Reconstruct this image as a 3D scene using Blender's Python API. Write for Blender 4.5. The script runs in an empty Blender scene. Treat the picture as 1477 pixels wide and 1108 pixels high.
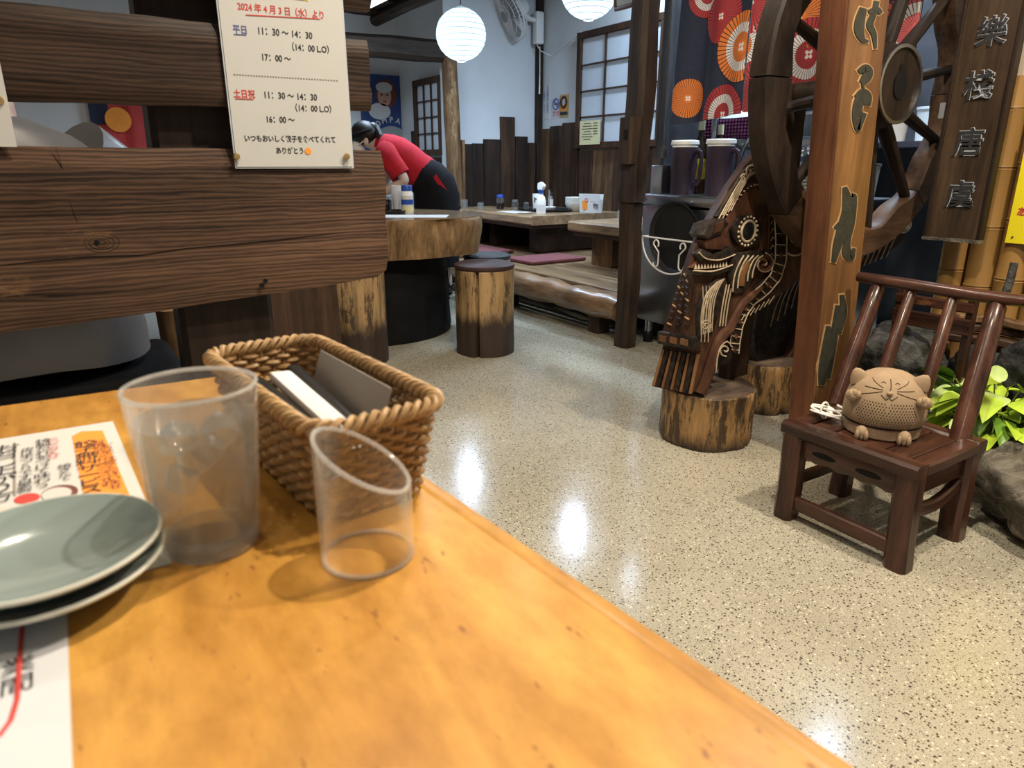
import bpy, bmesh, math, random
from mathutils import Vector, Matrix, Euler, noise
random.seed(7)
PI = math.pi
S = bpy.context.scene
C = S.collection

# ------------------------------------------------------------------ camera
# The room's own axes are X and Y; the camera stands at the origin, eye height 0.95 m.
EYE, PITCH, YAW, FPX = .95, math.radians(17.6), math.radians(32.418), 1000.0
cam = bpy.data.cameras.new('camera')
cam.sensor_width = 36.0
cam.lens = 36.0 * FPX / 1477.0
cam.clip_start = .02
cam.dof.use_dof = True
cam.dof.focus_distance = 2.4
cam.dof.aperture_fstop = 10.0
camo = bpy.data.objects.new('camera', cam)
C.objects.link(camo)
camo.location = (0, 0, EYE)
camo.rotation_euler = (PI / 2 - PITCH, 0, -YAW)
S.camera = camo

# ------------------------------------------------------------------ world, exposure
W = bpy.data.worlds.new('world')
S.world = W
W.use_nodes = True
bg = W.node_tree.nodes['Background']
bg.inputs[0].default_value = (1.0, .95, .88, 1)
bg.inputs[1].default_value = .26
S.view_settings.view_transform = 'Standard'
S.view_settings.look = 'None'
S.view_settings.gamma = 1.0
S.view_settings.use_curve_mapping = False
S.view_settings.exposure = 0.0


def area_light(name, loc, power, col, size, rot=(0, 0, 0), size_y=None, spread=PI):
    l = bpy.data.lights.new(name, 'AREA')
    l.energy = power
    l.color = col
    l.size = size
    l.spread = spread
    if size_y:
        l.shape = 'RECTANGLE'
        l.size_y = size_y
    else:
        l.shape = 'DISK'
    o = bpy.data.objects.new(name, l)
    C.objects.link(o)
    o.location = loc
    o.rotation_euler = rot
    return o


WARM, COOL = (1.0, .86, .68), (.62, .80, 1.0)
# warm downlights over the tables near the camera, cold tubes over the platform (added, unseen) and in the kitchen
LAMPS = [  # x, y, power, size
    (.84, .54, 42, .07),
    (1.75, .15, 58, .14),
    (-.35, -.10, 6, .16),  # added fill lamp, unseen behind the viewer
    (1.2, 1.9, 20, .16),
    (.0, 1.95, 12, .16),
]
for i, (x, y, p, s) in enumerate(LAMPS):
    area_light('downlight_beam', (x, y, 2.56), p, WARM, s)
TUBES = [  # x, y, z, power, length along y
    (3.75, 3.75, 2.575, 62, 1.2),  # added out-of-view tube that brightens the platform and its white walls
    (2.10, 5.0, 2.04, 34, .85),
    (3.5, 2.0, 2.575, 85, 1.2),
]
for x, y, z, p, L in TUBES:
    area_light('tube_beam', (x, y, z), p, COOL, .16, size_y=L)


# ------------------------------------------------------------------ pixel <-> room helpers (planning only: every point gets its own depth)
def ray(u, v):
    a, b = (u - 738.5) / FPX, (v - 554) / FPX
    x, y, z = a, math.cos(PITCH) - b * math.sin(PITCH), -math.sin(PITCH) - b * math.cos(PITCH)
    c, s = math.cos(YAW), math.sin(YAW)
    return Vector((c * x + s * y, -s * x + c * y, z))


def onz(u, v, z=0):
    d = ray(u, v)
    return Vector((0, 0, EYE)) + d * ((z - EYE) / d.z)


def onx(u, v, X):
    d = ray(u, v)
    return Vector((0, 0, EYE)) + d * (X / d.x)


def ony(u, v, Y):
    d = ray(u, v)
    return Vector((0, 0, EYE)) + d * (Y / d.y)


# ------------------------------------------------------------------ materials
MATS = {}


class NT:
    def __init__(s, name):
        s.m = bpy.data.materials.new(name)
        s.m.use_nodes = True
        s.t = s.m.node_tree
        s.t.nodes.clear()
        s.out = s.t.nodes.new('ShaderNodeOutputMaterial')

    def n(s, typ, props=None, **inp):
        nd = s.t.nodes.new('ShaderNode' + typ)
        for k, v in (props or {}).items():
            setattr(nd, k, v)
        for k, v in inp.items():
            key = int(k[1:]) if k[0] == 'i' and k[1:].isdigit() else k.replace('_', ' ')
            sock = nd.inputs[key]
            if isinstance(v, bpy.types.NodeSocket):
                s.t.links.new(v, sock)
            elif isinstance(v, bpy.types.Node):
                s.t.links.new(v.outputs[0], sock)
            else:
                if isinstance(v, tuple) and len(v) == 3 and sock.type == 'RGBA':
                    v = (*v, 1)
                sock.default_value = v
        return nd

    def ramp(s, fac, stops, interp='LINEAR'):
        r = s.t.nodes.new('ShaderNodeValToRGB')
        r.color_ramp.interpolation = interp
        e = r.color_ramp.elements
        while len(e) < len(stops):
            e.new(.5)
        for q, (p, c) in zip(e, stops):
            q.position = p
            q.color = (*c, 1) if len(c) == 3 else c
        s.t.links.new(fac.outputs[0] if isinstance(fac, bpy.types.Node) else fac, r.inputs[0])
        return r

    def math(s, op, a, b=0.0, c=0.0):
        return s.n('Math', {'operation': op}, i0=a, i1=b, i2=c)

    def mixc(s, fac, a, b, mode='MIX'):
        nd = s.t.nodes.new('ShaderNodeMix')
        nd.data_type = 'RGBA'
        nd.blend_type = mode
        for sock, v in ((nd.inputs[0], fac), (nd.inputs[6], a), (nd.inputs[7], b)):
            if isinstance(v, bpy.types.NodeSocket):
                s.t.links.new(v, sock)
            elif isinstance(v, bpy.types.Node):
                s.t.links.new(v.outputs[2] if v.type == 'MIX' else v.outputs[0], sock)
            else:
                sock.default_value = (*v, 1) if isinstance(v, tuple) and len(v) == 3 else v
        return nd.outputs[2]

    def coords(s, scale=(1, 1, 1), rnd=True):
        tc = s.n('TexCoord')
        v = tc.outputs['Object']
        if rnd:
            oi = s.n('ObjectInfo')
            k = s.math('MULTIPLY', oi.outputs['Random'], 17.0)
            cb = s.n('CombineXYZ', X=k, Y=k, Z=k)
            v = s.n('VectorMath', {'operation': 'ADD'}, i0=v, i1=cb).outputs[0]
        return s.n('Mapping', Vector=v, Scale=scale).outputs[0]

    def done(s, bsdf):
        s.t.links.new(bsdf.outputs[0], s.out.inputs[0])
        MATS[s.m.name] = s.m
        return s.m


def plain(name, col, rough=.5, metal=0.0, var=.12, scale=9.0, bump=0.0, coat=0.0, spec=.35, stretch=(1, 1, 1), sheen=0.0):
    t = NT(name)
    nz = t.n('TexNoise', Vector=t.coords(stretch), Scale=scale, Detail=5.0, Roughness=.6)
    lo = tuple(max(0, k * (1 - var)) for k in col)
    hi = tuple(min(1, k * (1 + var)) for k in col)
    r = t.ramp(nz, [(.3, lo), (.7, hi)])
    b = t.n('BsdfPrincipled', Base_Color=r, Roughness=rough, Metallic=metal, Specular_IOR_Level=spec, Coat_Weight=coat)
    if sheen:
        b.inputs['Sheen Weight'].default_value = sheen
    if bump:
        bp = t.n('Bump', Strength=bump, Distance=.01, Height=nz.outputs[0])
        t.t.links.new(bp.outputs[0], b.inputs['Normal'])
    return t.done(b)


def wood(name, dark, light, axis='x', scale=18.0, stretch=14.0, rough=.55, bump=.35, coat=0.0, worn=None, worn_amt=.0, ridges=0.0, dist=.004, spec=.22):
    """wood whose grain runs along one axis, with fine fibres, bands and worn patches"""
    t = NT(name)
    i = 'xyz'.index(axis)
    sc = [1.0, 1.0, 1.0]
    sc[i] = 1.0 / stretch
    co = t.coords(tuple(sc))
    n1 = t.n('TexNoise', Vector=co, Scale=scale, Detail=7.0, Roughness=.62, Distortion=.4)
    n2 = t.n('TexNoise', Vector=co, Scale=scale * 4.5, Detail=6.0, Roughness=.75)
    n3 = t.n('TexNoise', Vector=t.coords((1, 1, 1)), Scale=3.2, Detail=4.0, Roughness=.6)
    h = t.math('ADD', t.math('MULTIPLY', n1, .65), t.math('MULTIPLY', n2, .35))
    if ridges:
        wv = t.n('TexWave', {'wave_type': 'BANDS', 'bands_direction': 'Z'}, Vector=t.coords(tuple(1.0 if k != i else .12 for k in range(3))), Scale=ridges, Distortion=11.0, Detail=4.0, Detail_Scale=.7, Detail_Roughness=.6)
        h = t.math('ADD', t.math('MULTIPLY', wv.outputs['Fac'], .13), t.math('MULTIPLY', h, .87))
    r = t.ramp(h, [(.36, dark), (.5, tuple(a * .55 + b * .45 for a, b in zip(dark, light))), (.64, light)])
    col = t.mixc(.35, r.outputs[0], t.ramp(n3, [(.38, (.30, .30, .30)), (.62, (1, 1, 1))]).outputs[0], 'MULTIPLY')
    if worn:
        n4 = t.n('TexNoise', Vector=t.coords(tuple(1.0 if k != i else .35 for k in range(3))), Scale=5.0, Detail=8.0, Roughness=.7)
        f = t.ramp(n4, [(.62 - worn_amt, (0, 0, 0)), (.70 - worn_amt, (1, 1, 1))])
        col = t.mixc(f.outputs[0], col, worn)
    b = t.n('BsdfPrincipled', Base_Color=col, Roughness=rough, Coat_Weight=coat, Coat_Roughness=.15, Specular_IOR_Level=spec)
    if bump:
        bp = t.n('Bump', Strength=bump, Distance=dist, Height=h)
        t.t.links.new(bp.outputs[0], b.inputs['Normal'])
    return t.done(b)


def clear(name, tint=(1, 1, 1), ior=1.45, rough=.02, milk=0.0, milk_col=(.9, .93, .95), edge=1.0, rim=0.0):
    """see-through glass or acrylic: light passes, fresnel reflections on top, optional frosting"""
    t = NT(name)
    tr = t.n('BsdfTransparent', Color=(*tint, 1))
    gl = t.n('BsdfGlossy', Color=(1, 1, 1, 1), Roughness=rough)
    base = tr
    if milk:
        df = t.n('BsdfDiffuse', Color=(*milk_col, 1))
        tl = t.n('BsdfTranslucent', Color=(*milk_col, 1))
        mk = t.n('MixShader', i0=.5, i1=df.outputs[0], i2=tl.outputs[0])
        fr = t.n('LayerWeight', Blend=.35)
        nz = t.n('TexNoise', Vector=t.coords(), Scale=30.0, Detail=3.0)
        f = t.math('MULTIPLY_ADD', t.math('POWER', fr.outputs['Facing'], 2.0), .55 * milk + .18 * rim, t.math('MULTIPLY', nz, milk))
        base = t.n('MixShader', i0=f, i1=tr.outputs[0], i2=mk.outputs[0])
    lw = t.n('LayerWeight', Blend=.5).outputs['Facing']
    f = t.math('MULTIPLY_ADD', t.math('POWER', lw, 2.6), .5 * edge, .03)
    mx = t.n('MixShader', i0=f, i1=base.outputs[0], i2=gl.outputs[0])
    return t.done(mx)


def glow(name, col, strength):
    t = NT(name)
    return t.done(t.n('Emission', Color=(*col, 1), Strength=strength))


# ------------------------------------------------------------------ mesh builder
class MB:
    def __init__(s):
        s.bm = bmesh.new()

    def box(s, c, d, rot=None, bev=0.0, seg=2, only=None):
        m = Matrix.Translation(c)
        if rot is not None:
            m = m @ Euler(rot).to_matrix().to_4x4()
        m = m @ Matrix.Diagonal((d[0], d[1], d[2], 1))
        g = bmesh.ops.create_cube(s.bm, size=1.0, matrix=m)
        if bev:
            es = list({e for v in g['verts'] for e in v.link_edges})
            bmesh.ops.bevel(s.bm, geom=es, offset=bev, segments=seg, profile=.5, affect='EDGES')
        return s

    def beam(s, p0, p1, w, h, bev=0.0, up=(0, 0, 1)):
        """box bar from p0 to p1, width w, height h"""
        p0, p1 = Vector(p0), Vector(p1)
        z = (p1 - p0)
        L = z.length
        z.normalize()
        upv = Vector(up)
        if abs(z.dot(upv)) > .98:
            upv = Vector((0, 1, 0))
        x = upv.cross(z).normalized()
        y = z.cross(x)
        m = Matrix((x, y, z)).transposed().to_4x4()
        m = Matrix.Translation((p0 + p1) / 2) @ m @ Matrix.Diagonal((w, h, L, 1))
        g = bmesh.ops.create_cube(s.bm, size=1.0, matrix=m)
        if bev:
            es = list({e for v in g['verts'] for e in v.link_edges})
            bmesh.ops.bevel(s.bm, geom=es, offset=bev, segments=2, profile=.5, affect='EDGES')
        return s

    def tube(s, pts, r, n=8, closed=False, cap=True, flat=1.0):
        """sweep along points; r a number or a list"""
        pts = [Vector(p) for p in pts]
        k = len(pts)
        rs = r if isinstance(r, (list, tuple)) else [r] * k
        prev = None
        rings = []
        for i, p in enumerate(pts):
            if closed:
                tan = pts[(i + 1) % k] - pts[i - 1]
            else:
                tan = pts[min(i + 1, k - 1)] - pts[max(i - 1, 0)]
            if tan.length < 1e-9:
                tan = Vector((0, 0, 1))
            tan.normalize()
            if prev is None:
                a = Vector((0, 0, 1)) if abs(tan.z) < .9 else Vector((1, 0, 0))
                prev = tan.cross(a).normalized()
            nrm = prev - tan * prev.dot(tan)
            if nrm.length < 1e-6:
                nrm = tan.orthogonal()
            nrm.normalize()
            prev = nrm
            bn = tan.cross(nrm)
            rings.append([s.bm.verts.new(p + (nrm * math.cos(2 * PI * j / n) + bn * math.sin(2 * PI * j / n) * flat) * rs[i]) for j in range(n)])
        m = k if closed else k - 1
        for i in range(m):
            A, B = rings[i], rings[(i + 1) % k]
            off = 0
            if closed and i == k - 1:   # match the twist at the seam
                off = min(range(n), key=lambda o: (A[0].co - B[o].co).length)
            for j in range(n):
                s.bm.faces.new((A[j], A[(j + 1) % n], B[(j + 1 + off) % n], B[(j + off) % n]))
        if cap and not closed:
            s.bm.faces.new(rings[0][::-1])
            s.bm.faces.new(rings[-1])
        return s

    def cyl(s, p0, p1, r0, r1=None, n=20):
        return s.tube([p0, p1], [r0, r0 if r1 is None else r1], n=n)

    def lathe(s, prof, n=32, c=(0, 0, 0), fn=None, close=False):
        """profile of (radius, z) turned about z; fn(angle, radius, z) may reshape a point"""
        c = Vector(c)
        rings = []
        for r, z in prof:
            if r <= 1e-6:
                rings.append([s.bm.verts.new(c + Vector((0, 0, z)))])
                continue
            ring = []
            for j in range(n):
                a = 2 * PI * j / n
                p = Vector((r * math.cos(a), r * math.sin(a), z))
                if fn:
                    p = Vector(fn(a, r, z))
                ring.append(s.bm.verts.new(c + p))
            rings.append(ring)
        for A, B in zip(rings, rings[1:] + ([rings[0]] if close else [])):
            if len(A) == 1 and len(B) == 1:
                continue
            for j in range(n):
                q = (j + 1) % n
                if len(A) == 1:
                    s.bm.faces.new((A[0], B[q], B[j]))
                elif len(B) == 1:
                    s.bm.faces.new((A[j], A[q], B[0]))
                else:
                    s.bm.faces.new((A[j], A[q], B[q], B[j]))
        return s

    def prism(s, poly, a, b, plane='xz', bev=0.0):
        """polygon in a plane ('xz' extruded along y, 'yz' along x, 'xy' along z) from a to b"""
        def P(p, k):
            if plane == 'xz':
                return (p[0], k, p[1])
            if plane == 'yz':
                return (k, p[0], p[1])
            return (p[0], p[1], k)
        A = [s.bm.verts.new(P(p, a)) for p in poly]
        B = [s.bm.verts.new(P(p, b)) for p in poly]
        n = len(poly)
        f0 = s.bm.faces.new(A)
        f1 = s.bm.faces.new(B[::-1])
        fs = [f0, f1]
        for i in range(n):
            fs.append(s.bm.faces.new((A[i], B[i], B[(i + 1) % n], A[(i + 1) % n])))
        bmesh.ops.recalc_face_normals(s.bm, faces=fs)
        if bev:
            es = list(set(f0.edges) | set(f1.edges))
            bmesh.ops.bevel(s.bm, geom=es, offset=bev, segments=2, profile=.5, affect='EDGES')
        return s

    def ball(s, c, r, u=16, v=10, rot=None):
        r = r if isinstance(r, (tuple, list)) else (r, r, r)
        m = Matrix.Translation(c)
        if rot is not None:
            m = m @ Euler(rot).to_matrix().to_4x4()
        bmesh.ops.create_uvsphere(s.bm, u_segments=u, v_segments=v, radius=1.0, matrix=m @ Matrix.Diagonal((*r, 1)))
        return s

    def grid(s, fn, nu, nv):
        """surface fn(i/nu, j/nv) -> point"""
        V = [[s.bm.verts.new(fn(i / nu, j / nv)) for j in range(nv + 1)] for i in range(nu + 1)]
        for i in range(nu):
            for j in range(nv):
                s.bm.faces.new((V[i][j], V[i + 1][j], V[i + 1][j + 1], V[i][j + 1]))
        return s

    def rough_box(s, c, d, axis, seg=10, amp=.006, freq=6.0, bev=.006, cross=2):
        """hewn timber: a box cut along its length, its faces and edges slightly uneven"""
        c, d = Vector(c), Vector(d)
        i = 'xyz'.index(axis)
        j, k = [q for q in range(3) if q != i]
        pts = []
        h = [d[q] / 2 for q in range(3)]
        b = min(bev, h[j] * .4, h[k] * .4)
        ring = []
        for (sj, sk) in ((-1, -1), (1, -1), (1, 1), (-1, 1)):
            corner = [(sj * h[j], sk * (h[k] - b)), (sj * (h[j] - b), sk * h[k])]
            if sj * sk > 0:
                corner = corner[::1]
            else:
                corner = corner[::-1]
            ring += corner
        # order by angle and add mid points
        ring.sort(key=lambda p: math.atan2(p[1] / h[k], p[0] / h[j]))
        full = []
        for a, bb in zip(ring, ring[1:] + ring[:1]):
            full.append(a)
            L = math.hypot(bb[0] - a[0], bb[1] - a[1])
            if L > 3 * b:
                for q in range(1, cross + 1):
                    full.append((a[0] + (bb[0] - a[0]) * q / (cross + 1), a[1] + (bb[1] - a[1]) * q / (cross + 1)))
        seedv = Vector((random.random() * 50, random.random() * 50, random.random() * 50))
        rings = []
        for q in range(seg + 1):
            x = -h[i] + d[i] * q / seg
            row = []
            for (aj, ak) in full:
                p = Vector((0, 0, 0))
                p[i], p[j], p[k] = x, aj, ak
                nv = noise.noise_vector((c + p + seedv) * freq)
                dp = Vector((0, 0, 0))
                dp[j], dp[k] = nv[j] * amp, nv[k] * amp
                if q in (0, seg):
                    dp[i] = nv[i] * amp * .5
                row.append(s.bm.verts.new(c + p + dp))
            rings.append(row)
        m = len(full)
        fs = []
        for A, B in zip(rings, rings[1:]):
            for q in range(m):
                fs.append(s.bm.faces.new((A[q], A[(q + 1) % m], B[(q + 1) % m], B[q])))
        fs.append(s.bm.faces.new(rings[0][::-1]))
        fs.append(s.bm.faces.new(rings[-1]))
        bmesh.ops.recalc_face_normals(s.bm, faces=fs)
        return s

    def jitter(s, amp, freq, seed=0.0):
        o = Vector((seed, seed * 2, seed * 3))
        for v in s.bm.verts:
            v.co += noise.noise_vector(v.co * freq + o) * amp
        return s

    def mesh(s, name, mat, angle=35):
        me = bpy.data.meshes.new(name)
        bmesh.ops.recalc_face_normals(s.bm, faces=s.bm.faces)
        s.bm.to_mesh(me)
        s.bm.free()
        if angle:
            for p in me.polygons:
                p.use_smooth = True
            me.set_sharp_from_angle(angle=math.radians(angle))
        if mat is not None:
            me.materials.append(mat)
        return me

    def build(s, name, mat, parent=None, at=None, angle=35):
        """link as one object; 'at' moves the origin (points are given in the parent's space)"""
        if at is not None:
            for v in s.bm.verts:
                v.co -= Vector(at)
        o = bpy.data.objects.new(name, s.mesh(name, mat, angle))
        C.objects.link(o)
        if parent is not None:
            o.parent = parent
        if at is not None:
            o.location = at
        return o


def tag(o, label, cat, group=None, kind=None):
    o['label'] = label
    if cat:
        o['category'] = cat
    if group:
        o['group'] = group
    if kind:
        o['kind'] = kind
    return o


def thing(name, label, cat, loc=(0, 0, 0), rz=0.0, group=None):
    o = bpy.data.objects.new(name, None)
    o.empty_display_size = .05
    C.objects.link(o)
    o.location = loc
    o.rotation_euler = (0, 0, rz)
    return tag(o, label, cat, group)


def structure(o, label=None):
    o['kind'] = 'structure'
    if label:
        o['label'] = label
    return o


def copy_tree(o, parent=None):
    c = o.copy()
    C.objects.link(c)
    c.parent = parent
    for ch in [k for k in o.children]:
        copy_tree(ch, c)
    return c


FACE_NY, FACE_NX, FACE_UP = (PI / 2, 0, 0), (PI / 2, 0, -PI / 2), (0, 0, 0)


def lettering(txt, size, mat, parent, loc, rot, align='CENTER', ext=0.0, name='lettering', bold=0.0, spacing=1.0, sx=1.0, line=1.0):
    cu = bpy.data.curves.new(name, 'FONT')
    cu.body = txt
    cu.size = size
    cu.align_x = align
    cu.align_y = 'CENTER'
    cu.extrude = ext
    cu.offset = bold
    cu.space_character = spacing
    cu.space_line = line
    cu.resolution_u = 3
    tmp = bpy.data.objects.new('tmp', cu)
    C.objects.link(tmp)
    bpy.context.view_layer.update()
    dg = bpy.context.evaluated_depsgraph_get()
    me = bpy.data.meshes.new_from_object(tmp.evaluated_get(dg))
    C.objects.unlink(tmp)
    bpy.data.objects.remove(tmp)
    me.name = name
    me.materials.clear()
    me.materials.append(mat)
    o = bpy.data.objects.new(name, me)
    C.objects.link(o)
    o.parent = parent
    o.location = loc
    o.rotation_euler = rot
    o.scale = (sx, 1, 1)
    return o


def skin_body(name, verts, edges, root, mat, parent=None, sub=2):
    """one continuous surface grown over a skeleton; verts: name -> (point, radius or (rx, ry))"""
    names = list(verts)
    me = bpy.data.meshes.new(name)
    me.from_pydata([verts[k][0] for k in names], [(names.index(a), names.index(b)) for a, b in edges], [])
    o = bpy.data.objects.new(name, me)
    C.objects.link(o)
    sk = o.modifiers.new('skin', 'SKIN')
    sk.use_smooth_shade = True
    sk.branch_smoothing = .3
    for i, k in enumerate(names):
        r = verts[k][1]
        d = me.skin_vertices[0].data[i]
        d.radius = r if isinstance(r, tuple) else (r, r)
        d.use_root = (k == root)
    ss = o.modifiers.new('sub', 'SUBSURF')
    ss.levels = ss.render_levels = sub
    bpy.context.view_layer.update()
    dg = bpy.context.evaluated_depsgraph_get()
    m2 = bpy.data.meshes.new_from_object(o.evaluated_get(dg))
    m2.name = name
    C.objects.unlink(o)
    bpy.data.objects.remove(o)
    m2.materials.clear()
    m2.materials.append(mat)
    for p in m2.polygons:
        p.use_smooth = True
    o = bpy.data.objects.new(name, m2)
    C.objects.link(o)
    o.parent = parent
    return o


# ------------------------------------------------------------------ the materials of the place
def terrazzo():
    t = NT('terrazzo')
    co = t.coords((1, 1, 1), rnd=False)
    v1 = t.n('TexVoronoi', Vector=co, Scale=140.0)
    v2 = t.n('TexVoronoi', Vector=co, Scale=330.0)
    w1 = t.n('TexWhiteNoise', {'noise_dimensions': '3D'}, Vector=v1.outputs['Position'])
    w2 = t.n('TexWhiteNoise', {'noise_dimensions': '3D'}, Vector=v2.outputs['Position'])
    nz = t.n('TexNoise', Vector=co, Scale=2.2, Detail=5.0)
    ngr = t.n('TexNoise', Vector=co, Scale=420.0, Detail=2.0)
    base = t.ramp(nz, [(.3, (.385, .36, .285)), (.7, (.475, .445, .36))])
    base = t.mixc(.5, base.outputs[0], t.ramp(ngr, [(.35, (.55, .55, .52)), (.65, (1.2, 1.2, 1.15))]).outputs[0], 'MULTIPLY')
    s1 = t.math('MULTIPLY', t.math('LESS_THAN', v1.outputs['Distance'], .34), t.math('GREATER_THAN', w1.outputs[0], .66))
    s2 = t.math('MULTIPLY', t.math('LESS_THAN', v2.outputs['Distance'], .36), t.math('GREATER_THAN', w2.outputs[0], .58))
    s3 = t.math('MULTIPLY', t.math('LESS_THAN', v1.outputs['Distance'], .36), t.math('LESS_THAN', w1.outputs[0], .2))
    c = t.mixc(s3, base, (.62, .58, .46))
    c = t.mixc(s2, c, (.13, .10, .06))
    c = t.mixc(s1, c, (.07, .055, .04))
    rr = t.ramp(nz, [(.3, (.13,) * 3), (.7, (.21,) * 3)])
    b = t.n('BsdfPrincipled', Base_Color=c, Roughness=rr, Specular_IOR_Level=.7)
    return t.done(b)


def stained_log(name, tan, dark, level=.2, height=.45, fade=.3, worn=.5):
    """bark-stripped log: tan wood with dark scuffed streaks climbing from the foot (local z)"""
    t = NT(name)
    co = t.coords((1, 1, .12))
    n1 = t.n('TexNoise', Vector=co, Scale=22.0, Detail=6.0, Roughness=.65)
    n2 = t.n('TexNoise', Vector=t.coords((1, 1, .22)), Scale=15.0, Detail=8.0, Roughness=.78)
    tc = t.n('TexCoord')
    z = t.n('SeparateXYZ', Vector=tc.outputs['Object']).outputs[2]
    wood_c = t.ramp(n1, [(.36, tuple(k * .4 for k in tan)), (.6, tan)])
    zz = t.math('ADD', z, t.math('MULTIPLY', t.math('SUBTRACT', n2, .5), fade))
    f = t.ramp(zz, [(level - .03, (1, 1, 1)), (level + .03, (0, 0, 0))])
    f2 = t.ramp(n2, [(worn, (0, 0, 0)), (worn + .06, (.9, .9, .9))])
    ff = t.math('MAXIMUM', f, f2)
    dk = t.ramp(n1, [(.3, tuple(k * .5 for k in dark)), (.7, dark)])
    c = t.mixc(ff, wood_c.outputs[0], dk.outputs[0])
    bp = t.n('Bump', Strength=.5, Distance=.006, Height=n1.outputs[0])
    b = t.n('BsdfPrincipled', Base_Color=c, Roughness=.6, Normal=bp)
    return t.done(b)


def parasol_print(name, rings):
    """printed paper-parasol motif: coloured rings by radius, dark rib lines by angle (UV holds the offset from the centre)"""
    t = NT(name)
    uvn = t.n('UVMap')
    sp = t.n('SeparateXYZ', Vector=uvn)
    x, y = sp.outputs[0], sp.outputs[1]
    r = t.n('VectorMath', {'operation': 'LENGTH'}, i0=uvn.outputs[0]).outputs['Value']
    ang = t.math('ARCTAN2', y, x)
    k = t.math('ABSOLUTE', t.math('SINE', t.math('MULTIPLY', ang, 22.0)))
    ln = t.math('MULTIPLY', t.math('LESS_THAN', k, .36), t.math('GREATER_THAN', r, .22))
    stops = [(p, c) for p, c in rings]
    rp = t.ramp(r, stops, 'CONSTANT')
    c = t.mixc(ln, rp.outputs[0], (.03, .025, .03))
    # small four-petal emblem at the centre
    e = t.math('ABSOLUTE', t.math('SINE', t.math('MULTIPLY', ang, 2.0)))
    pet = t.math('MULTIPLY', t.math('LESS_THAN', r, t.math('MULTIPLY_ADD', e, .09, .06)), t.math('GREATER_THAN', r, .035))
    c = t.mixc(pet, c, (.8, .78, .78))
    b = t.n('BsdfPrincipled', Base_Color=c, Roughness=.75)
    return t.done(b)


terrazzo()
plain('plaster_white', (.62, .66, .70), .85, var=.05, scale=3.0, bump=.05)
plain('plaster_cream', (.62, .56, .46), .85, var=.05, scale=3.0)
plain('ceiling_board', (.30, .26, .22), .8, var=.2)
wood('beam_dark', (.012, .009, .007), (.075, .05, .035), 'x', 14, 12, .6, .5)
wood('beam_dark_y', (.012, .009, .007), (.075, .05, .035), 'y', 14, 12, .6, .5)
wood('post_dark_z', (.014, .010, .008), (.085, .055, .038), 'z', 14, 12, .55, .5, worn=(.16, .09, .05), worn_amt=-.02)
wood('post_blue_z', (.02, .02, .022), (.10, .10, .11), 'z', 14, 12, .5, .4)
wood('log_post', (.07, .04, .02), (.36, .21, .10), 'z', 16, 8, .6, .6, worn=(.42, .27, .13), worn_amt=.04)
wood('wainscot', (.022, .013, .009), (.10, .055, .034), 'z', 13, 12, .55, .4, worn=(.20, .115, .06), worn_amt=-.035)
wood('wainscot_worn', (.05, .028, .016), (.25, .14, .07), 'z', 13, 10, .6, .5, worn=(.36, .22, .12), worn_amt=.02)
wood('wainscot_black', (.014, .009, .007), (.050, .031, .022), 'z', 13, 12, .55, .4)
wood('window_wood', (.03, .016, .010), (.10, .05, .03), 'z', 14, 10, .5, .25)
wood('cedar_ridged', (.022, .013, .010), (.175, .098, .060), 'x', 30, 34, .55, .55, worn=(.25, .135, .064), worn_amt=.035, ridges=42.0, dist=.003)
wood('cedar_ridged_dark', (.013, .008, .006), (.085, .050, .034), 'x', 30, 34, .5, .55, worn=(.15, .08, .04), worn_amt=-.06, ridges=42.0, dist=.003)
wood('platform_board', (.09, .055, .028), (.36, .24, .13), 'y', 13, 10, .4, .35, worn=(.06, .04, .025), worn_amt=-.06)
wood('platform_log', (.10, .055, .028), (.42, .26, .14), 'y', 14, 10, .35, .5, worn=(.07, .035, .018), worn_amt=.02, coat=.3)
wood('slab_top', (.16, .10, .05), (.40, .27, .15), 'x', 6, 4, .18, .1, coat=.5)
wood('slab_edge', (.07, .04, .02), (.46, .29, .14), 'z', 14, 5, .55, .9, worn=(.10, .06, .035), worn_amt=.0, dist=.012)
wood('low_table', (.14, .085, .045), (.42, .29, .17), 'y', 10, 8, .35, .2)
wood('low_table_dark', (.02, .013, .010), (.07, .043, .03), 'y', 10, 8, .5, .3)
def varnished_table():
    t = NT('table_yellow')
    co = t.coords((1, .16, 1), rnd=False)
    n1 = t.n('TexNoise', Vector=co, Scale=16.0, Detail=7.0, Roughness=.62, Distortion=.5)
    n2 = t.n('TexNoise', Vector=t.coords((1, .45, 1), rnd=False), Scale=55.0, Detail=5.0, Roughness=.7)
    n3 = t.n('TexNoise', Vector=t.coords((1, .30, 1), rnd=False), Scale=150.0, Detail=3.0, Roughness=.6)
    n4 = t.n('TexNoise', Vector=t.coords((1, .7, 1), rnd=False), Scale=7.0, Detail=5.0, Roughness=.6)
    c = t.ramp(n1, [(.36, (.43, .205, .036)), (.64, (.60, .325, .070))]).outputs[0]
    c = t.mixc(.55, c, t.ramp(n2, [(.36, (.62, .56, .46)), (.62, (1.05, 1.05, 1.05))]).outputs[0], 'MULTIPLY')
    c = t.mixc(.5, c, t.ramp(n4, [(.36, (.76, .70, .60)), (.6, (1, 1, 1))]).outputs[0], 'MULTIPLY')
    c = t.mixc(t.ramp(n3, [(.66, (0, 0, 0)), (.71, (.8, .8, .8))]).outputs[0], c, (.20, .075, .018))
    return t.done(t.n('BsdfPrincipled', Base_Color=c, Roughness=.40, Specular_IOR_Level=.3, Coat_Weight=.08, Coat_Roughness=.2))


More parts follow.
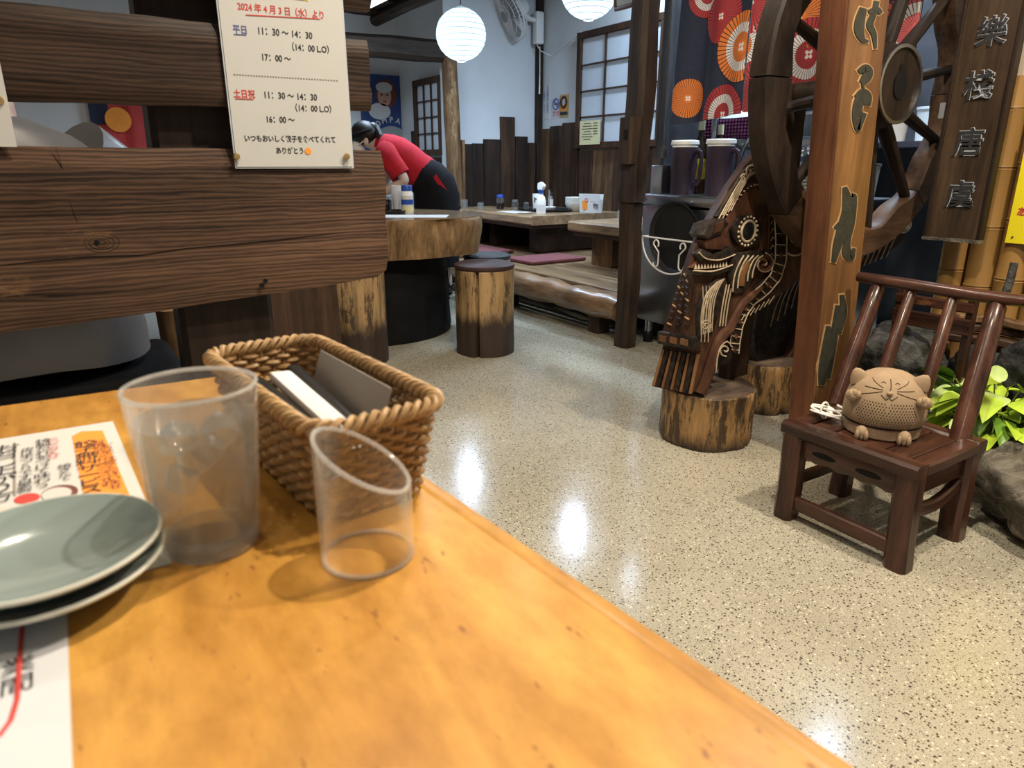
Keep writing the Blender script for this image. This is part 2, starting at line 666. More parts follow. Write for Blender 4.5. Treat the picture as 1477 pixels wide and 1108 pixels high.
varnished_table()
wood('chair_red', (.015, .007, .005), (.108, .042, .026), 'z', 16, 9, .32, .35, coat=.35, worn=(.24, .10, .05), worn_amt=-.03)
wood('chair_red_y', (.015, .007, .005), (.108, .042, .026), 'y', 16, 9, .32, .35, coat=.35, worn=(.24, .10, .05), worn_amt=-.03)
wood('chair_red_x', (.015, .007, .005), (.108, .042, .026), 'x', 16, 9, .32, .35, coat=.35, worn=(.24, .10, .05), worn_amt=-.03)
wood('wheel_wood', (.010, .007, .006), (.042, .027, .019), 'z', 12, 4, .5, .5)
wood('wheel_worn', (.028, .016, .010), (.16, .092, .054), 'x', 12, 5, .5, .6, worn=(.26, .175, .115), worn_amt=-.03)
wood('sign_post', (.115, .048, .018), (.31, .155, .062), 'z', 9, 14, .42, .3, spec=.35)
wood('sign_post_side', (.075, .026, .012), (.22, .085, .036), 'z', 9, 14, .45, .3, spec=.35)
wood('sign_dark', (.03, .019, .012), (.12, .075, .045), 'z', 13, 10, .6, .4, worn=(.07, .055, .045), worn_amt=.0)
wood('carved_brown', (.024, .012, .009), (.13, .062, .036), 'z', 12, 3, .5, .6, worn=(.02, .014, .012), worn_amt=.02)
wood('carved_black', (.008, .007, .006), (.05, .038, .030), 'z', 14, 6, .45, .9, worn=(.11, .07, .04), worn_amt=-.03, ridges=60.0)
wood('carved_red', (.035, .014, .009), (.15, .065, .036), 'z', 10, 3, .5, .4)
plain('carve_line', (.48, .38, .26), .6, var=.35, scale=40)
stained_log('log_tan', (.42, .27, .12), (.05, .03, .02), .20, .45, .22, .52)
stained_log('log_base', (.40, .23, .085), (.03, .018, .010), .025, .2, .20, .495)
wood('log_top', (.05, .035, .028), (.20, .14, .10), 'x', 9, 1.5, .6, .3)
plain('seat_pad', (.045, .02, .018), .6, var=.2)
plain('seat_pad_black', (.03, .03, .035), .6, var=.2)
plain('table_drum', (.008, .008, .009), .6, var=.3, spec=.15)
plain('mat_red', (.17, .055, .06), .9, var=.18, scale=30, bump=.2)
plain('steel', (.50, .52, .55), .28, 1.0, var=.12, scale=4, stretch=(1, 1, .1))
plain('steel_dark', (.42, .44, .47), .32, 1.0, var=.15, scale=4)
plain('tray_black', (.014, .014, .015), .5, var=.2, spec=.25)
plain('wire_white', (.85, .85, .85), .4, var=.03)
plain('jug_plum', (.030, .019, .033), .45, var=.12, bump=.1, scale=40)
plain('lid_white', (.75, .77, .75), .45, var=.05)
plain('red_plastic', (.55, .04, .03), .35, var=.08)
plain('cream_plastic', (.70, .52, .38), .35, var=.06)
plain('blue_plastic', (.02, .07, .35), .35, var=.08)
plain('purple_plastic', (.20, .025, .11), .4, var=.1)
plain('white_plastic', (.78, .80, .80), .38, var=.04)
plain('yellow_plastic', (.75, .62, .06), .4, var=.05)
plain('grey_plastic', (.30, .33, .35), .4, var=.05)
plain('black_plastic', (.010, .010, .011), .4, var=.1, spec=.2)
plain('bottle_amber', (.06, .03, .012), .12, var=.2, spec=.8)
plain('soy', (.012, .006, .005), .12, var=.1, spec=.8)
plain('navy_cloth', (.024, .032, .062), .85, var=.12, scale=60)
plain('red_cloth', (.45, .05, .045), .8, var=.1)
plain('paper', (.58, .57, .54), .6, var=.02)
plain('paper_cool', (.60, .62, .65), .6, var=.03)
plain('paper_laminated', (.55, .56, .55), .25, var=.015, coat=.3)
plain('paper_yellow', (.72, .68, .40), .6, var=.03)
plain('sign_yellow', (.88, .76, .02), .5, var=.03)
plain('carved_ink', (.035, .036, .028), .6, var=.3, scale=30, bump=.3)
plain('routed_wood', (.42, .26, .12), .6, var=.2, scale=30)
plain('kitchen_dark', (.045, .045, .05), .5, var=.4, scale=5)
plain('ink', (.03, .03, .035), .7, var=.1)
plain('ink_red', (.55, .06, .05), .7, var=.1)
plain('ink_blue', (.10, .12, .30), .7, var=.1)
plain('ink_orange', (.85, .30, .04), .6, var=.05)
plain('ink_brown', (.16, .05, .04), .6, var=.1)
plain('ink_green', (.15, .40, .16), .6, var=.1)
plain('pin_brass', (.55, .40, .18), .3, .8, var=.1)
plain('celadon', (.23, .285, .275), .16, var=.07, scale=6, coat=.5)
plain('celadon_rim', (.60, .62, .56), .15, var=.05, coat=.4)
plain('terracotta', (.33, .235, .145), .75, var=.10, scale=22, bump=.15)
plain('clay_dark', (.035, .02, .012), .8, var=.1)
plain('cord_white', (.80, .79, .74), .5, var=.04)
plain('bamboo_pole', (.37, .21, .065), .38, var=.22, scale=8, stretch=(1, 1, .12), coat=.25)
plain('bamboo_node', (.20, .10, .03), .5, var=.2)
def stone(name, dark, light, vein, scale):
    t = NT(name)
    n1 = t.n('TexNoise', Vector=t.coords(), Scale=scale, Detail=9.0, Roughness=.68, Distortion=.8)
    n2 = t.n('TexNoise', Vector=t.coords((1, 1, 2.2)), Scale=scale * .5, Detail=6.0, Roughness=.6, Distortion=2.5)
    r = t.ramp(n1, [(.38, dark), (.62, light)])
    v = t.ramp(n2, [(.47, (0, 0, 0)), (.50, (1, 1, 1)), (.53, (0, 0, 0))])
    c = t.mixc(t.math('MULTIPLY', v, .55), r.outputs[0], vein)
    bp = t.n('Bump', Strength=1.0, Distance=.025, Height=n1.outputs[0])
    return t.done(t.n('BsdfPrincipled', Base_Color=c, Roughness=.55, Specular_IOR_Level=.35, Normal=bp))


stone('rock_brown', (.022, .019, .015), (.17, .15, .115), (.26, .24, .20), 7.0)
stone('rock_grey', (.018, .019, .019), (.105, .105, .10), (.16, .16, .155), 9.0)
stone('rock_dark', (.008, .008, .009), (.045, .046, .048), (.08, .08, .08), 9.0)
plain('gravel_grey', (.22, .22, .21), .9, var=.5, scale=70, bump=.8)
plain('soil', (.03, .025, .02), .9, var=.5, scale=40, bump=.8)
plain('leaf_lime', (.42, .60, .05), .4, var=.3, scale=14, coat=.2)
plain('leaf_green', (.13, .27, .03), .4, var=.3, scale=14, coat=.2)
plain('leaf_pale', (.50, .66, .24), .4, var=.15, scale=14, coat=.2)
plain('stem_green', (.20, .28, .05), .5)
plain('wicker', (.29, .17, .065), .5, var=.35, scale=26, spec=.4)
plain('wicker_light', (.40, .255, .115), .45, var=.3, scale=26, spec=.4)
plain('napkin', (.60, .61, .62), .8, var=.03)
plain('wrapper_grey', (.26, .235, .21), .55, var=.06)
plain('skin', (.55, .36, .27), .55, var=.05)
plain('skin_pale', (.58, .43, .36), .55, var=.05)
plain('polo_red', (.42, .018, .030), .85, var=.15, scale=12, spec=.15)
plain('apron_black', (.010, .010, .012), .85, var=.2, spec=.1)
plain('hair_black', (.012, .010, .010), .5, var=.2)
plain('mask_white', (.78, .80, .82), .8, var=.03)
plain('shirt_grey', (.30, .31, .34), .75, var=.10, scale=6)
plain('shirt_sheen', (.17, .17, .18), .38, var=.18, scale=5)
plain('trousers_black', (.008, .008, .009), .85, var=.2, spec=.1)
plain('poster_blue', (.03, .06, .20), .4, var=.1)
plain('frame_brown', (.10, .05, .03), .4, var=.1)
plain('picture_pale', (.50, .55, .60), .2, var=.1, coat=.5)
plain('pane_frost', (.60, .66, .74), .35, var=.03)
t_ = NT('lantern_paper')
_nz = t_.n('TexNoise', Vector=t_.coords((1, 1, 3)), Scale=14.0, Detail=5.0)
_cr = t_.ramp(_nz, [(.3, (.60, .80, .90)), (.7, (.74, .92, 1.0))])
_em = t_.n('Emission', Color=_cr, Strength=.60)
_tl = t_.n('BsdfTranslucent', Color=(.75, .85, .9, 1))
t_.done(t_.n('AddShader', i0=_em.outputs[0], i1=_tl.outputs[0]))
plain('lantern_rib', (.30, .36, .38), .7, var=.05)
glow('tube_light', (.85, .94, 1.0), 3.0)
glow('downlight_glow', (1.0, .85, .62), 6.0)
clear('acrylic', (.955, .95, .94), 1.45, .03, milk=.05, milk_col=(.9, .9, .88), edge=1.6, rim=1.6)
clear('water_top', (.80, .80, .78), 1.3, .03, milk=.16, edge=1.2)
clear('tumbler_glass', (.945, .945, .93), 1.4, .07, milk=.15, milk_col=(.86, .85, .82), edge=.8)
clear('water', (.88, .865, .82), 1.2, .02, milk=.03, edge=.6)
clear('acrylic_edge', (.96, .96, .95), 1.45, .05, milk=.55, milk_col=(.92, .92, .9), edge=1.0)
clear('ice', (.95, .96, .97), 1.3, .08, milk=.30, edge=.9)
clear('small_glass', (.93, .95, .97), 1.45, .04, milk=.14, edge=.9)

m = MATS
# ================================================================== THE SETTING
structure(MB().box((1.05, 2.65, -.05), (6.5, 9.3, .1)).build('floor', m['terrazzo'], angle=0), 'speckled cream terrazzo floor')
structure(MB().box((1.05, 2.65, 2.65), (6.5, 9.3, .08)).build('ceiling', m['ceiling_board'], angle=0), 'brown ceiling above the dining room')


def wall(name, c, d, mat, label):
    return structure(MB().box(c, d).build(name, mat, angle=0), label)


WX, WY = 4.2, 6.1
w_right = wall('wall_right', (WX + .05, 4.5, 1.3), (.1, 3.3, 2.6), m['plaster_white'], 'white plaster wall with window above the raised platform')
w_back = wall('wall_back', (3.70, WY + .05, 1.3), (1.1, .1, 2.6), m['plaster_white'], 'white plaster wall with dark wainscot behind the low tables')
w_alc = wall('wall_alcove', (3.25, 6.7, 1.3), (.1, 1.1, 2.6), m['plaster_white'], 'white alcove wall with a small paned window')
w_far = wall('wall_far', (.6, 7.28, 1.3), (5.4, .1, 2.6), m['plaster_white'], 'white far wall carrying a blue poster')
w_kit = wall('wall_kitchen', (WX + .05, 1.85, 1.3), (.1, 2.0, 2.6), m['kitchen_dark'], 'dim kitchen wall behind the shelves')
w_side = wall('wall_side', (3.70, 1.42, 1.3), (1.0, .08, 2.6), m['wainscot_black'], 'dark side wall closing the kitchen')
w_garden = wall('wall_garden', (2.83, .2, 1.3), (.1, 2.32, 2.6), m['plaster_cream'], 'cream wall above the bamboo poles')


def wainscot(parent, u0, u1, vtop, on, plane, z0, mat, th=.03, dirn='y'):
    """one upright wall board between two photo columns, standing on z0"""
    f = onx if on == 'x' else ony
    a, b = f(u0, vtop, plane), f(u1, vtop, plane)
    zt = (a.z + b.z) / 2
    t = th * random.uniform(.7, 1.2)
    if on == 'x':
        c = (plane - t / 2, (a.y + b.y) / 2, (z0 + zt) / 2)
        d = (t, abs(a.y - b.y) - .006, zt - z0)
    else:
        c = ((a.x + b.x) / 2, plane - t / 2, (z0 + zt) / 2)
        d = (abs(a.x - b.x) - .006, t, zt - z0)
    mb = MB().rough_box((0, 0, 0), d, 'z', 8, .004, 5, .004)
    o = mb.build('plank', mat, parent)
    o.location = c
    return o


PZ = .26      # height of the raised platform
for u0, u1, v, k in ((655, 665, 203, 'wainscot_worn'), (665, 680, 208, 'wainscot_black'), (680, 696, 207, 'wainscot_black'), (696, 720, 201, 'wainscot_black'),
                     (720, 741, 169, 'wainscot'), (741, 759, 197, 'wainscot_black'), (759, 776, 206, 'wainscot')):
    wainscot(w_back, u0, u1, v, 'y', WY, PZ, m[k])
for u0, u1, v, k in ((778, 796, 186, 'wainscot_worn'), (796, 814, 182, 'wainscot'), (814, 838, 177, 'wainscot'), (838, 858, 217, 'wainscot'),
                     (858, 889, 216, 'wainscot_worn'), (889, 906, 214, 'wainscot'), (906, 925, 213, 'wainscot_worn'), (925, 945, 211, 'wainscot'), (945, 975, 208, 'wainscot')):
    wainscot(w_right, u0, u1, v, 'x', WX, PZ, m[k])
for u0, u1, v in ((596, 604, 189), (604, 622, 228), (622, 642, 228)):
    wainscot(w_alc, u0, u1, v, 'x', 3.2, 0, m['wainscot_black'])


def paned_window(name, X, y0, y1, z0, z1, cols, rows, label):
    """wooden frame with thin bars and frosted panes, on a wall facing -X"""
    w = bpy.data.objects.new(name, None)
    C.objects.link(w)
    w.location = (X, (y0 + y1) / 2, z0)
    structure(w, label)
    W_, H_ = y1 - y0, z1 - z0
    fr = .055
    for c, d, ax in (((0, 0, fr / 2), (.06, W_, fr), 'y'), ((0, 0, H_ - fr / 2), (.06, W_, fr), 'y'),
                     ((0, -W_ / 2 + fr / 2, H_ / 2), (.058, fr, H_ - 2 * fr), 'z'), ((0, W_ / 2 - fr / 2, H_ / 2), (.058, fr, H_ - 2 * fr), 'z')):
        MB().rough_box(c, d, ax, 6, .002, 5, .004).build('window_frame', m['window_wood'], w)
    iw, ih = (W_ - 2 * fr) / cols, (H_ - 2 * fr) / rows
    for i in range(1, cols):
        MB().box((-.012, -W_ / 2 + fr + iw * i, H_ / 2), (.016, .012, H_ - 2 * fr)).build('glazing_bar', m['window_wood'], w)
    for j in range(1, rows):
        MB().box((-.010, 0, fr + ih * j), (.014, W_ - 2 * fr, .012)).build('glazing_bar', m['window_wood'], w)
    me = MB().box((0, 0, 0), (.008, iw - .002, ih - .002)).mesh('pane', m['pane_frost'], 0)
    for i in range(cols):
        for j in range(rows):
            p = bpy.data.objects.new('pane', me)
            C.objects.link(p)
            p.parent = w
            p.location = (.004, -W_ / 2 + fr + iw * (i + .5), fr + ih * (j + .5))
    return w


paned_window('window_1', WX - .032, 4.33, 5.44, 1.085, 2.06, 3, 4, 'tall paned window with frosted panes beside the dark pillar')
paned_window('window_2', 3.2 - .032, 6.19, 6.78, 1.03, 1.73, 3, 4, 'small paned window in the alcove beside the rough post')

# the corner pole between the two white walls
structure(MB().rough_box((WX - .035, WY - .035, 1.36), (.06, .06, 2.2), 'z', 14, .003, 5).build('trim_1', m['wainscot_black']), 'thin black corner pole between the white walls')

# beam over the alcove and the boarded canopy in front of it
structure(MB().rough_box((1.95, 6.05, 1.90), (2.5, .16, .17), 'x', 16, .012, 3, .03, 3).build('trim_2', m['beam_dark']), 'dark round-edged beam across the alcove')
can = bpy.data.objects.new('trim_3', None)
C.objects.link(can)
structure(can, 'dark boarded canopy under the ceiling')
for k in range(7):
    MB().rough_box((1.24 + .03 * math.sin(k * 2.1), 4.72 + .19 * k, 2.13 + .01 * (k % 2)), (2.45, .18, .05), 'x', 14, .012, 4, .01).build('board', m['beam_dark'], can)
MB().tube([(2.44, 4.65, 2.08), (2.41, 5.2, 2.07), (2.45, 5.95, 2.08)], [.05, .045, .05], 10).build('edge_pole', m['beam_dark_y'], can)

# rough log post at the platform's back corner
o = thing('log_post', 'rough pale log post under the dark beam by the small window', 'post', (3.16, 6.0, PZ))
MB().lathe([(0, 0), (.075, 0), (.078, .3), (.07, .7), (.075, 1.1), (.068, 1.7), (0, 1.7)], 20,
           fn=lambda a, r, z: ((r + .012 * noise.noise((math.cos(a) * 2, math.sin(a) * 2, z * 3))) * math.cos(a) + .015 * math.sin(z * 3), (r + .012 * noise.noise((math.cos(a) * 2 + 5, math.sin(a) * 2, z * 3))) * math.sin(a), z)).build('shaft', m['log_post'], o)
MB().rough_box((.085, -.02, .45), (.03, .08, .9), 'z', 8, .006, 6).build('bark_strip', m['wainscot_worn'], o)

# raised platform: front log, deck boards, black sheet for the shade underneath, short feet
plat = thing('raised_platform', 'low raised wooden seating platform with a rounded front log', 'platform', (2.53, 4.5, 0))
mb = MB()
N = 40
pts = [(2.545 - 2.53 + .012 * math.sin(i * .9), 2.86 + 3.18 * i / N - 4.5, .185 + .006 * math.sin(i * 1.7)) for i in range(N + 1)]
mb.tube(pts, [.078 + .004 * math.sin(i * .7) + .002 * math.sin(i * 3.1) for i in range(N + 1)], 14)
for v in mb.bm.verts:
    v.co += noise.noise_vector(v.co * 7) * .008
    if v.co.x > .075:
        v.co.x = .075
mb.build('front_log', m['platform_log'], plat)
bw = (WX - .035 - 2.62) / 7
for k in range(7):
    MB().rough_box((2.62 + bw * (k + .5) - 2.53, 4.47 - 4.5, PZ - .02), (bw - .006, 3.16, .04), 'y', 16, .003, 4, .004).build('deck_board', m['platform_board'], plat)
MB().box((.36, -.02, .11), (.04, 3.14, .22)).build('under_deck_shade', m['table_drum'], plat)  # black sheet stands in for the shade under the deck
for y in (3.12, 4.1, 5.2):
    MB().rough_box((.06, y - 4.5, .057), (.09, .10, .114), 'z', 3, .004, 8).build('foot', m['post_dark_z'], plat)

# ================================================================== things around the platform
# dark pillar at the end of the platform
pil = thing('timber_pillar', 'tall crooked dark timber pillar beside the steel kitchen cabinet', 'pillar', (2.50, 2.78, 0))
mb = MB()
mb.rough_box((0, 0, .38), (.10, .105, .76), 'z', 8, .012, 4, .022, 3)
mb.build('lower_shaft', m['post_dark_z'], pil)
mb = MB()
mb.rough_box((0, 0, 1.69), (.115, .125, 1.86), 'z', 16, .022, 2.6, .025, 3)
for v in mb.bm.verts:
    v.co.x += .03 * math.sin((v.co.z - .76) * 1.6)
mb.build('upper_shaft', m['post_dark_z'], pil)
MB().rough_box((-.035, -.008, 1.06), (.10, .095, .22), 'z', 4, .004, 8, .012).build('tenon_block', m['post_dark_z'], pil)
MB().box((-.0865, -.02, 1.09), (.005, .022, .045)).build('mortise_hole', m['table_drum'], pil)
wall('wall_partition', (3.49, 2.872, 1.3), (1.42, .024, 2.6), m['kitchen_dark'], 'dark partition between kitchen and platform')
structure(MB().rough_box((2.735, 2.83, 1.79), (.05, .055, 1.62), 'z', 12, .004, 4).build('trim_4', m['post_blue_z']), 'grey weathered upright board behind the dark pillar')


def low_table(name, label, x0, x1, y0, y1, legs):
    t = thing(name, label, 'table', ((x0 + x1) / 2, (y0 + y1) / 2, PZ), group='low tables on the platform')
    w, d = x1 - x0, y1 - y0
    MB().rough_box((0, 0, .275), (w, d, .07), 'y', 12, .006, 5, .012, 3).build('tabletop', m['low_table'], t)
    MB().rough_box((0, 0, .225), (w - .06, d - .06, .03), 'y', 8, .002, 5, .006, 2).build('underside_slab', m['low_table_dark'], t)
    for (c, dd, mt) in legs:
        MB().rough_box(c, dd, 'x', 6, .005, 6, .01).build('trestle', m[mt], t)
    return t


low_table('low_table', 'low thick wooden table crowded with condiments and bowls', 3.03, 3.95, 4.50, 5.55,
          (((.02, -.30, .105), (.62, .10, .21), 'low_table_dark'), ((.02, .34, .105), (.62, .10, .21), 'low_table_dark')))
low_table('low_table', 'low pale table with one small glass, half behind the pillar', 3.02, 3.95, 3.02, 4.02,
          (((.0, .30, .105), (.62, .22, .21), 'log_post'), ((.0, -.30, .105), (.62, .22, .21), 'log_post')))
LZ = PZ + .31

for label, x, y, w, d, rz in (('dark red floor mat beside the round table end of the platform', 2.86, 5.03, .38, .50, .06),
                              ('dark red floor mat between the two low tables', 3.02, 4.28, .50, .34, .03)):
    o = MB().box((0, 0, .0125), (w, d, .025), bev=.009, seg=2).build('floor_mat', m['mat_red'])
    o.location = (x, y, PZ + .003)
    o.rotation_euler = (0, 0, rz)
    tag(o, label, 'floor mat', 'red mats on the platform')

# ---- small tableware builders -------------------------------------------------
def small_bottle(loc, label, r=.03, h=.11, body='small_glass', cap='blue_plastic', fill=None, band=None, cat='bottle', name='condiment_bottle'):
    t = thing(name, label, cat, loc)
    MB().lathe([(0, 0), (r * .95, 0), (r, .006), (r, h * .72), (r * .82, h * .8), (r * .8, h * .82), (0, h * .82)], 20).build('body', m[body], t)
    MB().lathe([(0, h * .80), (r * .93, h * .80), (r * .93, h * .97), (r * .85, h), (0, h)], 20).build('cap', m[cap], t)
    if fill:
        MB().lathe([(0, .004), (r * 1.015, .004), (r * 1.015, h * .42), (0, h * .42)], 20).build('contents', m[fill], t)
    if band:
        MB().lathe([(r * 1.02, h * .15), (r * 1.02, h * .62)], 20).build('label_band', m[band], t)
    return t


def cup(loc, label, r=.036, h=.085, mat='white_plastic', name='cup', cat='cup', flare=.82):
    o = MB().lathe([(0, 0), (r * flare, 0), (r, h), (r * .93, h), (r * flare * .92, .006), (0, .006)], 22).build(name, m[mat])
    o.location = loc
    return tag(o, label, cat)


def bowl(loc, label, r=.06, h=.06, mat='white_plastic', group=None):
    o = MB().lathe([(0, 0), (r * .5, 0), (r * .52, .008), (r * .82, h * .45), (r, h), (r * .95, h), (r * .76, h * .45), (r * .4, .012), (0, .012)], 26).build('bowl', m[mat])
    o.location = loc
    return tag(o, label, 'bowl', group)


def tray(loc, label, r=(.16, .12), mat='tray_black'):
    o = MB().lathe([(0, 0), (.95, 0), (1, .018), (.97, .018), (.93, .006), (0, .006)], 36, fn=lambda a, q, z: (q * r[0] * math.cos(a), q * r[1] * math.sin(a), z)).build('serving_tray', m[mat])
    o.location = loc
    return tag(o, label, 'tray')


def flat_paper(loc, w, d, label, mat='paper_cool', rz=0.0, name='paper_sheet', th=.0012, cat='paper'):
    o = MB().box((0, 0, th / 2), (w, d, th)).build(name, m[mat], angle=0)
    o.location = loc
    o.rotation_euler = (0, 0, rz)
    return tag(o, label, cat)


# table A of the platform
def LT(u, v):
    return onz(u, v, LZ)


a = LT(735, 300)
tray((3.52, 5.02, LZ), 'black tray holding bowls and jars on the low table', (.20, .30))
TZ = LZ + .0065
small_bottle((3.28, 5.36, LZ + .001), 'small soy bottle with a blue cap on the low table', .032, .125, fill='soy', band=None)
for q, (x, y) in enumerate(((3.10, 5.40), (3.15, 5.47))):
    small_bottle((x, y, LZ), ('short clear jar at the left end of the low table, nearer the edge', 'short clear jar at the left end of the low table, further in')[q], .026, .06, cap='small_glass', cat='jar', name='glass_jar')
small_bottle((3.36, 5.24, LZ + .001), 'small steel topped shaker right of the soy bottle', .030, .085, body='small_glass', cap='steel', cat='shaker', name='spice_shaker')
small_bottle((3.43, 5.17, TZ), 'squat glass jar beside the white paper cup', .024, .06, cap='steel', cat='jar', name='glass_jar')
cup((3.50, 5.10, TZ), 'white paper cup standing on the black tray', .045, .13, 'white_plastic')
small_bottle((3.44, 5.035, TZ), 'brown labelled pepper tin by the paper cup', .020, .105, body='steel', cap='steel', band='paper', cat='tin', name='pepper_tin')
small_bottle((3.56, 4.99, TZ), 'dark tall seasoning tin behind the paper cup', .022, .145, body='steel_dark', cap='tray_black', band='paper', cat='tin', name='seasoning_tin')
st = thing('menu_stand', 'clear acrylic menu stand on the low table', 'menu stand', (3.50, 4.93, TZ), -.5)
MB().box((0, 0, .003), (.07, .07, .006)).build('base', m['small_glass'], st)
MB().box((0, 0, .087), (.012, .075, .165), bev=.002).build('holder', m['acrylic'], st)
MB().box((0, 0, .087), (.004, .066, .15)).build('card', m['wrapper_grey'], st)
bowl((3.43, 4.86, TZ), 'shallow white dish left of the stacked bowls', .075, .035, 'white_plastic')
for k in range(4):
    bowl((3.66, 4.79, TZ + .016 * k), ('lowest', 'second', 'third', 'topmost')[k] + ' of the stacked white bowls on the low table', .078, .062, 'lid_white', 'stacked white bowls')
t = thing('spray_bottle', 'white and blue spray bottle standing on the low table', 'bottle', (3.26, 4.70, LZ))
MB().lathe([(0, 0), (.036, 0), (.038, .01), (.038, .10), (.030, .13), (.016, .145), (.016, .16), (0, .16)], 20).build('body', m['white_plastic'], t)
MB().lathe([(.0385, .02), (.0385, .07)], 20).build('label_band', m['paper_cool'], t)
MB().lathe([(0, .158), (.02, .158), (.022, .185), (.016, .19), (0, .19)], 16).build('collar', m['blue_plastic'], t)
MB().prism([(-.022, .185), (.028, .185), (.034, .205), (.030, .235), (.0, .245), (-.040, .225), (-.042, .212)], -.014, .014, 'yz').build('spray_head', m['white_plastic'], t)
flat_paper((3.20, 5.00, LZ), .18, .26, 'white sheet lying on the low table before the tray', rz=.1)
flat_paper((3.17, 4.78, LZ), .05, .14, 'small dark chopstick wrapper on the low table edge', 'ink_brown', .3, th=.004, name='wrapper', cat='wrapper')
t = thing('menu_card', 'upright folded menu card at the right of the low table', 'menu', (3.66, 4.58, LZ), .35)
MB().box((0, 0, .075), (.004, .20, .15), (0, -.12, 0)).build('front_leaf', m['paper_cool'], t)
MB().box((.035, .0, .074), (.004, .20, .148), (0, .12, 0)).build('back_leaf', m['paper'], t)
lettering('飲み\n物', .052, m['ink'], t, (-.0035, -.055, .078), (PI / 2 - 0, 0, -PI / 2), ext=.0005)
MB().box((-.0045, .045, .06), (.001, .045, .07), (0, -.12, .2)).build('printed_picture', m['ink_orange'], t)
MB().tube([(-.006 - .0006 * math.sin(k), .03 + .014 * math.cos(k * .63), .10 + .014 * math.sin(k * .63)) for k in range(10)], .003, 6, closed=True).build('printed_mark', m['ink_red'], t)
cup((3.30, 3.78, LZ), 'small clear glass alone on the pale low table', .026, .075, 'small_glass', 'drinking_glass', 'glass', .9)

# far table behind the waitress, on the platform
low_table('low_table', 'low table at the back of the platform beside the rough post', 2.72, 3.5, 5.56, 5.86, (((0, 0, .105), (.5, .16, .21), 'low_table_dark'),))
tray((2.92, 5.71, LZ), 'black tray on the back table behind the waitress', (.15, .12))
bowl((2.88, 5.73, LZ + .0065), 'white bowl on the back table tray', .085, .07, 'paper_cool')
flat_paper((3.0, 5.68, LZ + .007), .06, .06, 'folded white napkin on the back table tray', 'napkin', .5, 'folded_napkin', .04, 'napkin')
cup((3.12, 5.72, LZ), 'small clear glass on the back table by the rough post', .032, .075, 'small_glass', 'drinking_glass', 'glass', .9)
o = MB().ball((0, 0, .16), (.17, .14, .16), 20, 12).jitter(.02, 6).build('bundle', m['grey_plastic'])
o.location = (2.83, 5.36, PZ)
tag(o, 'rounded grey bundle on the platform behind the waitress', 'bundle')

# ---- things on the white walls ------------------------------------------------
def wall_sheet(name, label, u0, v0, u1, v1, X, mat, cat='notice'):
    p0, p1 = onx(u0, v0, X), onx(u1, v1, X)
    t = thing(name, label, cat, (X, (p0.y + p1.y) / 2, (p0.z + p1.z) / 2))
    w, h = abs(p0.y - p1.y), abs(p0.z - p1.z)
    MB().box((-.002, 0, 0), (.003, w, h)).build('sheet', m[mat], t, angle=0)
    return t, w, h


X = WX
t, w, h = wall_sheet('wall_notice', 'narrow white notice with vertical blue writing', 783, 116, 793, 172, X, 'paper_cool')
lettering('お\n座\n敷\n席\nは\n禁\n煙', h * .105, m['ink_blue'], t, (-.0042, -w * .22, 0), FACE_NX, line=.92)
lettering('お\n願\nい\nし\nま\nす', h * .09, m['ink_blue'], t, (-.0042, w * .22, -.02), FACE_NX, line=.95)
t, w, h = wall_sheet('no_smoking_sign', 'white no smoking sign with a purple ring', 797, 140, 808, 170, X, 'paper_cool', 'sign')
ring = [(-.005, w * .36 * math.cos(k * PI / 12), h * .15 + w * .36 * math.sin(k * PI / 12)) for k in range(24)]
MB().tube(ring, w * .055, 6, closed=True).build('printed_ring', m['ink_blue'], t)
MB().beam((-.005, w * .24, h * .15 + w * .25), (-.005, -w * .24, h * .15 - w * .25), .003, w * .09).build('printed_bar', m['ink_blue'], t)
MB().box((-.005, 0, h * .15), (.002, w * .45, w * .09)).build('printed_cigarette', m['ink'], t)
lettering('禁煙', w * .42, m['ink_red'], t, (-.0042, 0, -h * .32), FACE_NX)
t, w, h = wall_sheet('camera_sign', 'ochre sign with a black camera mark', 808, 137, 820, 169, X, 'paper_yellow', 'sign')
for s in t.children:
    s.data.materials[0] = m['pin_brass']
MB().box((-.0045, 0, h * .1), (.002, w * .82, h * .62)).build('printed_panel', m['ink_orange'], t)
ring = [(-.006, w * .3 * math.cos(k * PI / 12), h * .16 + w * .33 * math.sin(k * PI / 12)) for k in range(24)]
MB().tube(ring, w * .08, 6, closed=True).build('printed_ring', m['ink'], t)
MB().box((-.0055, 0, h * .18), (.003, w * .3, w * .36)).build('printed_camera', m['paper'], t)
MB().box((-.0045, 0, -h * .32), (.003, w * .8, h * .14)).build('printed_caption', m['ink'], t)
t, w, h = wall_sheet('price_note', 'pale yellow handwritten note on the window corner', 837, 175, 865, 208, X - .075, 'paper_yellow')
for r in range(7):
    y0 = h * (.38 - .11 * r)
    MB().box((-.0042, w * .12, y0), (.001, w * (.45 + .1 * ((r * 37) % 3 - 1)), h * .03)).build('written_line', m['ink'], t)
    if r < 5:
        MB().box((-.0042, -w * .28, y0), (.001, w * .2, h * .035)).build('written_price', m['ink'], t)

